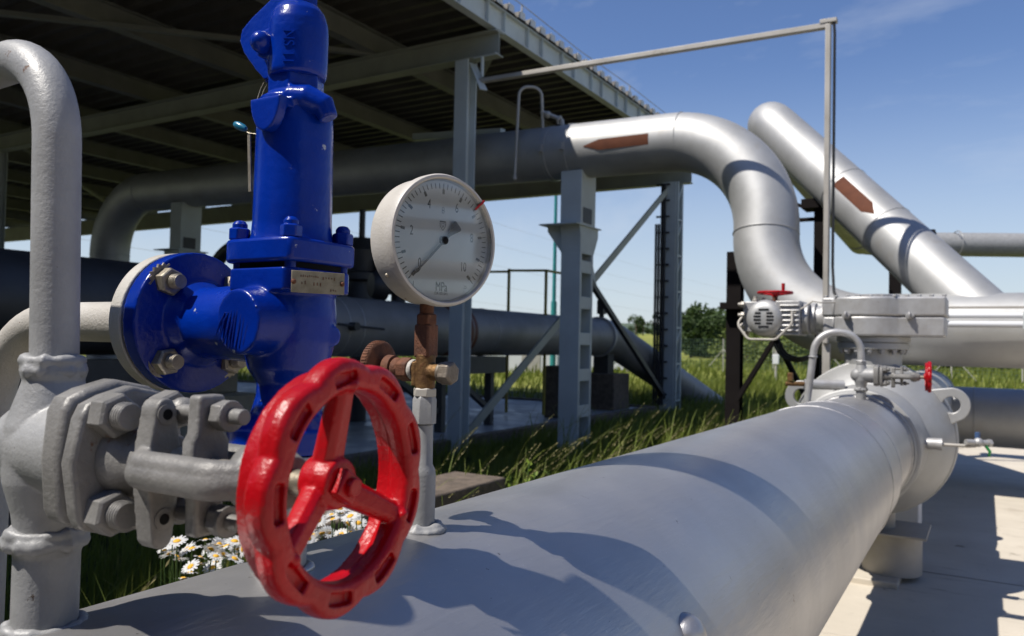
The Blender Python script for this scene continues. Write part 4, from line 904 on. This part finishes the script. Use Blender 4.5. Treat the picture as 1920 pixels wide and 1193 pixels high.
zone(9000, -9, 3, 16, 30, .35, .7, .02, .035)
zone(3500, -1.5, 5, 15.9, 21, .3, .6, .012, .022)
zone(14000, -40, 22, 28, 70, .3, .65, .06, .12)
zone(5000, -40, -8, 15.9, 30, .3, .6, .03, .05)
zone(400, -6.2, -5.8, 5, 14, .1, .25, .006, .01)
tag(MB().add(gv_, gf_).build('grass', M_grass, ang=0), kind='stuff')
def longblade(x, y, h, w, lean, az):
    d = V((cos(az), sin(az), 0)); s_ = V((-sin(az), cos(az), 0)); o = len(lv)
    for f in (0, .25, .5, .75, .92): 
        p = V((x, y, 0))+d*(lean*h*f**2)+Z*(h*f*(1-.38*lean*f*f)); ww = w*(1-f**3)*.5+.0004
        lv.extend([p-s_*ww, p+s_*ww])
    for i in range(4): lf.append((o+2*i, o+2*i+1, o+2*i+3, o+2*i+2))
lv, lf = [], []
for _ in range(420):
    longblade(rg.uniform(-3.1, -1.5), rg.uniform(2.6, 7.5), rg.uniform(.5, .98), rg.uniform(.006, .010), rg.uniform(.15, .7), rg.gauss(.7, .7))
for _ in range(500):
    longblade(rg.uniform(-4.5, -1.2), rg.uniform(7.5, 15), rg.uniform(.5, .95), rg.uniform(.008, .013), rg.uniform(.15, .7), rg.gauss(.7, .9))
tag(MB().add(lv, lf).build('long_grass', M_grassb, ang=0), kind='stuff')
# flowering grass stems
b = MB(); bs = MB()
def stem(x, y, h, az, lean):
    d = V((cos(az), sin(az), 0)); pts = [V((x, y, 0))+d*(lean*h*f**2.2)+Z*(h*f*(1-.18*lean*f)) for f in (0, .3, .55, .75, .9, 1)]; pts[5] = pts[5]+d*.05*h-Z*.05*h*lean; pts[4] = pts[4]+d*.012*h
    bs.tube(pts, .0016, 4, rad=[.0022, .002, .0017, .0014, .001, .0006])
    for k in range(26):
        f = rg.uniform(.76, 1.02); i = 3 if f < .9 else 4; p = pts[3].lerp(pts[5], (f-.75)/.27)
        q = (pts[5]-pts[3]).normalized()*rg.uniform(.014, .026)+V((rg.uniform(-1, 1), rg.uniform(-1, 1), rg.uniform(-.5, .8)))*.008*(1.25-f)*3
        s_ = q.cross(V((rg.uniform(-1, 1), rg.uniform(-1, 1), rg.uniform(-1, 1)))).normalized()*.0026
        b.add([p, p+q*.5+s_, p+q, p+q*.5-s_], [(0, 1, 2, 3)])
for _ in range(150):
    y = rg.uniform(2.6, 7.4); stem(rg.uniform(-3.0, -1.5), y, rg.uniform(.62, 1.02), rg.gauss(.75, .35), rg.uniform(.25, .65))
for _ in range(45):
    stem(rg.uniform(-5.2, -1.3), rg.uniform(6.5, 13), rg.uniform(.6, .95), rg.gauss(.75, .5), rg.uniform(.2, .6))
for x, y, h in ((-1.52, .72, 1.02), (-1.62, .80, .98), (-1.70, .66, .95), (-1.45, .86, .95), (-1.8, .9, 1.0), (-1.35, .25, .95)): stem(x, y, h, .9, .3)
tag(b.build('seed_heads', M_seed, ang=0), kind='stuff'); tag(bs.build('grass_stems', M_grass, ang=0), kind='stuff')
# leafy weeds by the concrete block
def weed(x, y, h, label):
    t = thing('leafy_weed', (x, y, 0), label, 'weed', 'bright weeds beside the concrete block'); q = MB(); q2 = MB()
    for s_ in range(4):
        ax_ = V((x+rg.uniform(-.09, .09), y+rg.uniform(-.09, .09), 0)); tp = ax_+V((rg.uniform(-.06, .1), rg.uniform(-.06, .06), h*rg.uniform(.8, 1)))
        q2.tube([ax_, tp], .004, 5)
        for k in range(26):
            p = ax_.lerp(tp, rg.uniform(.3, 1)); a = rg.uniform(0, 2*pi); d = V((cos(a), sin(a), rg.uniform(.1, .9))).normalized()*rg.uniform(.03, .055); s2 = d.cross(Z).normalized()*.010
            q.add([p, p+d*.5+s2, p+d, p+d*.5-s2], [(0, 1, 2, 3)])
    q.build('leaves', M_weed, t, ang=0); q2.build('stalks', M_stem, t)
M_weed = mat('weed_leaves', (.22, .30, .03), (.15, .22, .02), 8, .5); translucent(M_weed, .4)
weed(-2.12, 3.75, .80, 'bright yellow green leafy weed beside the concrete block'); weed(-2.0, 4.05, .74, 'smaller yellow green weed behind the one beside the concrete block')
t = thing('concrete_block', (-2.5, 3.3, 0), 'weathered concrete block among tall grass behind the grey pipe', 'concrete block')
MB().box2((-2.72, 2.4, 0), (-2.36, 3.96, .675)).build('block', M_conc2, t, bev=.012)
# ------------------------------------------------------------------ daisies
def daisy_proto(name, label, grp):
    t = thing(name, (0, 0, 0), label, 'flower', grp)
    q = MB()
    for k in range(17):
        a = 2*pi*k/17+rg.uniform(-.06, .06); d = V((cos(a), sin(a), 0)); s_ = V((-sin(a), cos(a), 0)); dr = rg.uniform(-.003, .002); L_ = rg.uniform(.021, .0245)
        q.add([d*.006, d*.014+s_*.0031+Z*.0012, d*L_+s_*.0022+Z*dr, d*(L_+.001)+Z*dr, d*L_-s_*.0022+Z*dr, d*.014-s_*.0031+Z*.0012], [(0, 1, 2, 3, 4, 5)])
    q.build('petals', M_petal, t, ang=0)
    MB().lathe((0, 0, -.001), Z, [(.0, 0), (.0075, 0), (.0078, .002), (.006, .0038), (.003, .0048), (0, .005)], 14).build('flower_centre', M_disc, t)
    return t
def place_daisies(grp, label, spots):
    proto = None
    for (px, py, dep) in spots:
        k = V((0, 0, EYE))+(cr*((px-CXP)/FPX)-cu_*((py-CYP)/FPX)+fw)*dep
        o = daisy_proto('daisy', label, grp) if proto is None else copy_tree(proto)
        proto = proto or o
        o.location = k; o.rotation_euler = (rg.gauss(.35, .35), rg.gauss(.15, .35), rg.uniform(0, 6.28)); s_ = rg.uniform(.8, 1.15); o.scale = (s_, s_, s_)
        b_ = V((k.x+rg.uniform(-.06, .06), k.y+rg.uniform(-.06, .06), 0)); mid = (k+b_)/2+V((rg.uniform(-.03, .03), rg.uniform(-.03, .03), 0))
        q = MB(); kk = k-Z*.001; q.tube([b_, mid, kk-V((0, 0, .03)), kk], .0016, 5)
        OFF[o.name] = tuple(k); st = q.build('stem', M_stem, None); st.parent = o; st.matrix_parent_inverse = (Matrix.Translation(k) @ o.rotation_euler.to_matrix().to_4x4() @ Matrix.Scale(s_, 4)).inverted()
sp = [(rg.uniform(555, 705), rg.uniform(948, 1015), rg.uniform(2.0, 2.6)) for _ in range(38)]+[(597, 975, 2.1), (624, 974, 2.05), (652, 982, 2.1), (604, 1000, 2.05), (580, 990, 2.1), (640, 1002, 2.1)]
place_daisies('daisies seen through the red wheel', 'white daisy blooming behind the pipe, seen through the big red wheel', sp)
sp = [(rg.uniform(300, 470), rg.uniform(1010, 1050), rg.uniform(2.0, 2.5)) for _ in range(20)]+[(rg.uniform(320, 470), rg.uniform(1040, 1085), rg.uniform(1.85, 2.2)) for _ in range(10)]+[(332, 1015, 1.95), (360, 1029, 2.0), (357, 1074, 1.9), (375, 1058, 2.0), (405, 1043, 1.95), (420, 1040, 1.95), (318, 1038, 2.1), (376, 1045, 2.1), (455, 1030, 1.95), (440, 1015, 2.), (452, 968, 2.0), (412, 1022, 2.1), (396, 1030, 2.0)]
place_daisies('daisies below the grey gate valve', 'white daisy blooming below the grey foreground gate valve', sp)

# ------------------------------------------------------------------ trees, shrubs, fence, cabin, pole, wires
def tree(x, y, h, wd, name, label, grp, m, n=1500, leaf=.22, low=.12, z0=0, seed=0):
    rr = random.Random(seed); t = thing(name, (x, y, z0), label, 'tree' if 'tree' in name else 'shrub', grp)
    q = MB(); q.tube([(x, y, z0), (x+.03*h, y, z0+h*.3), (x, y+.03*h, z0+h*.75)], .03*h, 8, rad=[.035*h, .025*h, .008*h])
    for k in range(5):
        a = rr.uniform(0, 6.28); q.tube([(x, y, z0+h*(.2+.08*k)), (x+cos(a)*wd*.22, y+sin(a)*wd*.22, z0+h*(.4+.08*k)), (x+cos(a)*wd*.36, y+sin(a)*wd*.36, z0+h*(.5+.08*k))], .01*h, 6, rad=[.014*h, .009*h, .004*h])
    q.build('trunk', M_bark, t)
    c = MB(); cl = []
    for _ in range(16):
        a = rr.uniform(0, 6.28); f = rr.uniform(low, .9); rad = wd/2*sqrt(max(.08, 1-((f-.45)/.55)**2))*rr.uniform(.35, .8)
        cl.append((V((x+cos(a)*rad, y+sin(a)*rad, z0+h*f)), wd*rr.uniform(.12, .24)))
    for _ in range(n):
        p, s_ = rr.choice(cl); d = V((rr.gauss(0, 1), rr.gauss(0, 1), rr.gauss(0, .8))).normalized()*s_*rr.uniform(.55, 1.08)
        p = p+d; u = V((rr.gauss(0, 1), rr.gauss(0, 1), rr.gauss(0, 1))).normalized(); v_ = u.orthogonal().normalized(); L_ = leaf*rr.uniform(.6, 1.2)
        if p.z < z0+.05: continue
        c.add([p-u*L_, p+v_*L_*.55, p+u*L_, p-v_*L_*.55], [(0, 1, 2, 3)])
    c.build('crown', m, t, ang=0); return t
for i, (px, dep, h, w) in enumerate(((1296, 95, 5.0, 6.0), (1322, 105, 6.6, 7.4), (1350, 98, 6.1, 7.0), (1382, 110, 6.0, 7.5), (1308, 120, 5.6, 8.0), (1405, 105, 5.0, 8.0))):
    p = bear(px, dep); tree(p.x, p.y, h, w, 'round_tree', ('leftmost round dark tree just right of the far shed column', 'tallest round dark tree right of the far shed column', 'round dark tree touching the near black trestle', 'round tree behind the near black trestle', 'wide farther tree filling the gap in the clump right of the far shed column', 'wide tree between the near black trestle and the fan cover')[i], 'round trees beyond the field', M_leaf, 3600, .30, .06, seed=i)
names = ['behind the cable loops', 'beside the white post box', 'under the loop pipe elbow', 'left of the bypass pipe', 'behind the bypass pipe', 'beyond the ball valve neck', 'right of the ball valve neck', 'beyond the header pipe end', 'beyond the header pipe', 'at the right edge', 'behind the near trestle', 'left of the cable loops', 'right of the fan cover']
for i, (px, dep, h, w) in enumerate(((1470, 64, 2.7, 6), (1450, 62, 2.4, 5), (1500, 60, 2.4, 6), (1535, 58, 2.2, 5), (1575, 60, 2.4, 6), (1620, 60, 2.6, 6), (1700, 58, 2.4, 6), (1760, 60, 2.1, 6), (1830, 58, 1.9, 6), (1900, 60, 2.0, 7), (1400, 66, 2.9, 6), (1425, 70, 3.1, 7), (1490, 75, 3.2, 8))):
    p = bear(px, dep); tree(p.x, p.y, h, w, 'hedge_shrub', 'low sunny green shrub on the bank '+names[i], 'shrubs on the bank behind the fence', M_leaf2, 1300, .17, .02, seed=20+i)
for i, (px, dep, h, w, lab) in enumerate(((884, 60, 2.6, 5, 'dark green bush just right of the gauge post'), (910, 62, 2.2, 5, 'dark green bush left of the white cabin'), (1192, 150, 4.0, 3.4, 'small lone tree on the ridge left of the far column'), (1206, 152, 3.4, 2.8, 'middle small tree on the ridge'), (1232, 150, 4.2, 3.2, 'small lone tree on the ridge touching the far column'))):
    p = bear(px, dep); tree(p.x, p.y, h, w, 'ridge_tree' if i > 1 else 'bush', lab, None, M_leaf, 600, .18 if i < 2 else .22, .1, z0=0 if i < 2 else 3.2, seed=50+i)
t = thing('mesh_fence', (-10, 46, 0), 'thin green wire mesh fence with raking posts behind the field', 'fence')
M_fence = mat('fence_green', (.10, .16, .12), rough=.6)
f0, f1 = V((-42, 50, 0)), V((16, 42, 0)); n_ = 20
for k in range(n_+1):
    p = f0.lerp(f1, k/n_); q = MB(); q.cyl(p, p+Z*1.9, .035, seg=8)
    if k % 2 == 0:
        for s_ in (-1, 1): q.cyl(p+(f1-f0).normalized()*s_*1.1, p+Z*1.3, .022, seg=6)
    q.build('fence_post', M_galv, t)
q = MB()
for k in range(12): q.bar(f0+Z*(.08+.16*k), f1+Z*(.08+.16*k), .008, .008)
for k in range(300): p = f0.lerp(f1, k/299); q.bar(p+Z*.05, p+Z*1.85, .007, .007, Y)
q.build('wire_mesh', M_fence, t, ang=0)
def cabin(px, dep, w, h, label):
    p = bear(px, dep); t = thing('white_cabin', p, label, 'cabin'); R = Matrix.Rotation(.35, 3, 'Z')
    MB().box(p+Z*h/2, (w, 3, h), R).build('wall', M_wall, t); MB().box(p+Z*(h+.04), (w+.2, 3.2, .08), R).build('roof', M_galv, t)
    MB().box(p+R @ V((w*.2, -1.51, h*.45)), (.9, .03, h*.85), R).build('door', M_galv, t); MB().box(p+R @ V((-w*.2, -1.51, h*.6)), (.9, .03, .5), R).build('window', M_shed, t)
cabin(975, 40, 4.2, 1.35, 'white site cabin in the field left of the battened column'); cabin(1165, 44, 3.4, 1.2, 'white site cabin seen right of the battened column')
p = bear(1038, 30); t = thing('lightning_mast', p, 'thin turquoise mast in the distance left of the battened column', 'mast')
MB().cyl(p, p+Z*3, .11, seg=12).build('lower_tube', M_teal, t); MB().cyl(p+Z*3, p+Z*9, .075, .05, seg=12).build('upper_tube', M_teal, t)
p = bear(1456, 34); t = thing('marker_post', p, 'thin pale post with small white box in the field below the cable loops', 'post')
MB().cyl(p, p+Z*2.1, .05, seg=10).build('pole', M_galv, t); MB().box(p+Z*.95, (.26, .16, .42)).build('white_box', M_wall, t, bev=.02)
for k in range(5):
    t = thing('power_wire', (-60+5*k, 60, 8), ('lowest', 'second lowest', 'middle', 'second highest', 'highest')[k]+' thin power wire crossing the pale sky behind the shed', 'wire', 'power wires in the sky')
    x = -62+1.2*k; z0 = 9.2+2.6*k
    MB().tube([(x, 30+340*j/24, z0-3.5*(1-((j-12)/12)**2)) for j in range(25)], .012, 4).build('wire', M_galv, t)
# overhead vent line above the frame, whose shadow bands the grey pipe
t = thing('overhead_vent', (-1.0, 1.05, 2.3), 'grey bent vent line passing overhead above the big pipe', 'pipe')
MB().tube(fillet([(-2.6, -.2, 2.32), (-1.30, .80, 2.32), (-.62, 1.36, 2.32), (.3, 2.1, 2.32)], [2, 2], 8), .085, 32).build('pipe_body', M_greypipe, t)

# dark building added out of view behind the viewer to block skylight
M_clad = mat('blocker_cladding', (.055, .060, .055), (.045, .048, .045), 1, .6)
t = thing('sky_blocker_building', (0, -8, 0), 'dark unseen building added behind the viewer to block skylight', 'building')
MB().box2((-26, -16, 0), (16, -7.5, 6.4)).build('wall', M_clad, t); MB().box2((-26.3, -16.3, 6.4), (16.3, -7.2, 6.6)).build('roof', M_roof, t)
for x in (-20, -12, -4, 4): MB().box2((x, -7.5, 2.2), (x+3, -7.42, 3.8)).build('window', M_shed, t)
MB().box2((8, -7.5, 0), (9.2, -7.42, 2.3)).build('door', M_shed, t)
t = thing('pipe_rack', (10, 4, 0), 'pale steel pipe rack standing off to the right of the viewer', 'rack')
for y in (-1, 1.2, 3.4, 5.6, 7.8):
    MB().beam((10, y, 0), (10, y, 4.2), .2, .2, .016, .012, Y).build('post', M_wall, t)
for z in (1.0, 2.1, 3.2, 4.1): MB().bar((9.9, -1.5, z), (9.9, 8.3, z), .12, .16).build('rail', M_wall, t)
for z in (1.35, 2.5, 3.6): MB().cyl((9.7, -4, z), (9.7, 9, z), .14, seg=24).build('rack_pipe', M_silver, t)
# ------------------------------------------------------------------ camera, light, sky
cam = bpy.data.cameras.new('camera'); co = bpy.data.objects.new('camera', cam); col.objects.link(co)
cam.sensor_fit = 'HORIZONTAL'; cam.sensor_width = 36; cam.lens = 36*FPX/1920; cam.clip_start = .05; cam.clip_end = 3000
m4 = Matrix((( cr.x, cu_.x, -fw.x, 0), (cr.y, cu_.y, -fw.y, 0), (cr.z, cu_.z, -fw.z, EYE), (0, 0, 0, 1))); co.matrix_world = m4
cam.dof.use_dof = True; cam.dof.focus_distance = .93; cam.dof.aperture_fstop = 10
scene.camera = co
sd = V((-.405, -.51, 1)).normalized()
sl = bpy.data.lights.new('sun', 'SUN'); sl.energy = 4.3; sl.angle = radians(.53); sl.color = (1, .95, .87)
so = bpy.data.objects.new('sun', sl); col.objects.link(so); so.rotation_euler = sd.to_track_quat('Z', 'Y').to_euler(); so.location = (0, 0, 20)
w = bpy.data.worlds.new('World'); scene.world = w; w.use_nodes = True; nt = w.node_tree
sk = nt.nodes.new('ShaderNodeTexSky'); sk.sky_type = 'NISHITA'; sk.sun_disc = False
sk.sun_elevation = math.asin(sd.z); sk.sun_rotation = atan2(sd.x, sd.y); sk.air_density = 1.0; sk.dust_density = .15; sk.ozone_density = 1.6; sk.altitude = 200
bg = nt.nodes['Background']; bg.inputs['Strength'].default_value = .085
hs = nt.nodes.new('ShaderNodeHueSaturation'); hs.inputs['Saturation'].default_value = 1.15; hs.inputs['Hue'].default_value = .512
nt.links.new(sk.outputs[0], hs.inputs['Color'])
tc = nt.nodes.new('ShaderNodeTexCoord'); mp = nt.nodes.new('ShaderNodeMapping'); mp.inputs['Rotation'].default_value = (.3, .5, .6); mp.inputs['Scale'].default_value = (1.2, 7, 5)
nz = nt.nodes.new('ShaderNodeTexNoise'); nz.inputs['Scale'].default_value = 2.2; nz.inputs['Detail'].default_value = 7; nz.inputs['Roughness'].default_value = .6
cr_ = nt.nodes.new('ShaderNodeMapRange'); cr_.inputs[1].default_value = .52; cr_.inputs[2].default_value = .85; cr_.inputs[3].default_value = 0; cr_.inputs[4].default_value = .30
nt.links.new(tc.outputs['Generated'], mp.inputs['Vector']); nt.links.new(mp.outputs['Vector'], nz.inputs['Vector']); nt.links.new(nz.outputs['Fac'], cr_.inputs[0])
mxw = nt.nodes.new('ShaderNodeMix'); mxw.data_type = 'RGBA'; nt.links.new(cr_.outputs[0], mxw.inputs[0]); nt.links.new(hs.outputs[0], mxw.inputs[6]); mxw.inputs[7].default_value = (6.5, 6.8, 7.2, 1)
sx = nt.nodes.new('ShaderNodeSeparateXYZ'); nt.links.new(tc.outputs['Generated'], sx.inputs[0])
hz = nt.nodes.new('ShaderNodeMapRange'); hz.interpolation_type = 'SMOOTHSTEP'; hz.inputs[1].default_value = -.02; hz.inputs[2].default_value = .34; hz.inputs[3].default_value = .80; hz.inputs[4].default_value = 0
nt.links.new(sx.outputs['Z'], hz.inputs[0])
mh = nt.nodes.new('ShaderNodeMix'); mh.data_type = 'RGBA'; nt.links.new(hz.outputs[0], mh.inputs[0]); nt.links.new(mxw.outputs[2], mh.inputs[6]); mh.inputs[7].default_value = (4.6, 5.2, 6.1, 1)
nt.links.new(mh.outputs[2], bg.inputs['Color'])
vs_ = scene.view_settings; vs_.view_transform = 'Standard'; vs_.look = 'None'; vs_.exposure = .55; vs_.gamma = 1; vs_.use_curve_mapping = False
cy = scene.cycles; cy.max_bounces = 8; cy.use_denoising = True; cy.caustics_reflective = False; cy.caustics_refractive = False; cy.sample_clamp_indirect = 6
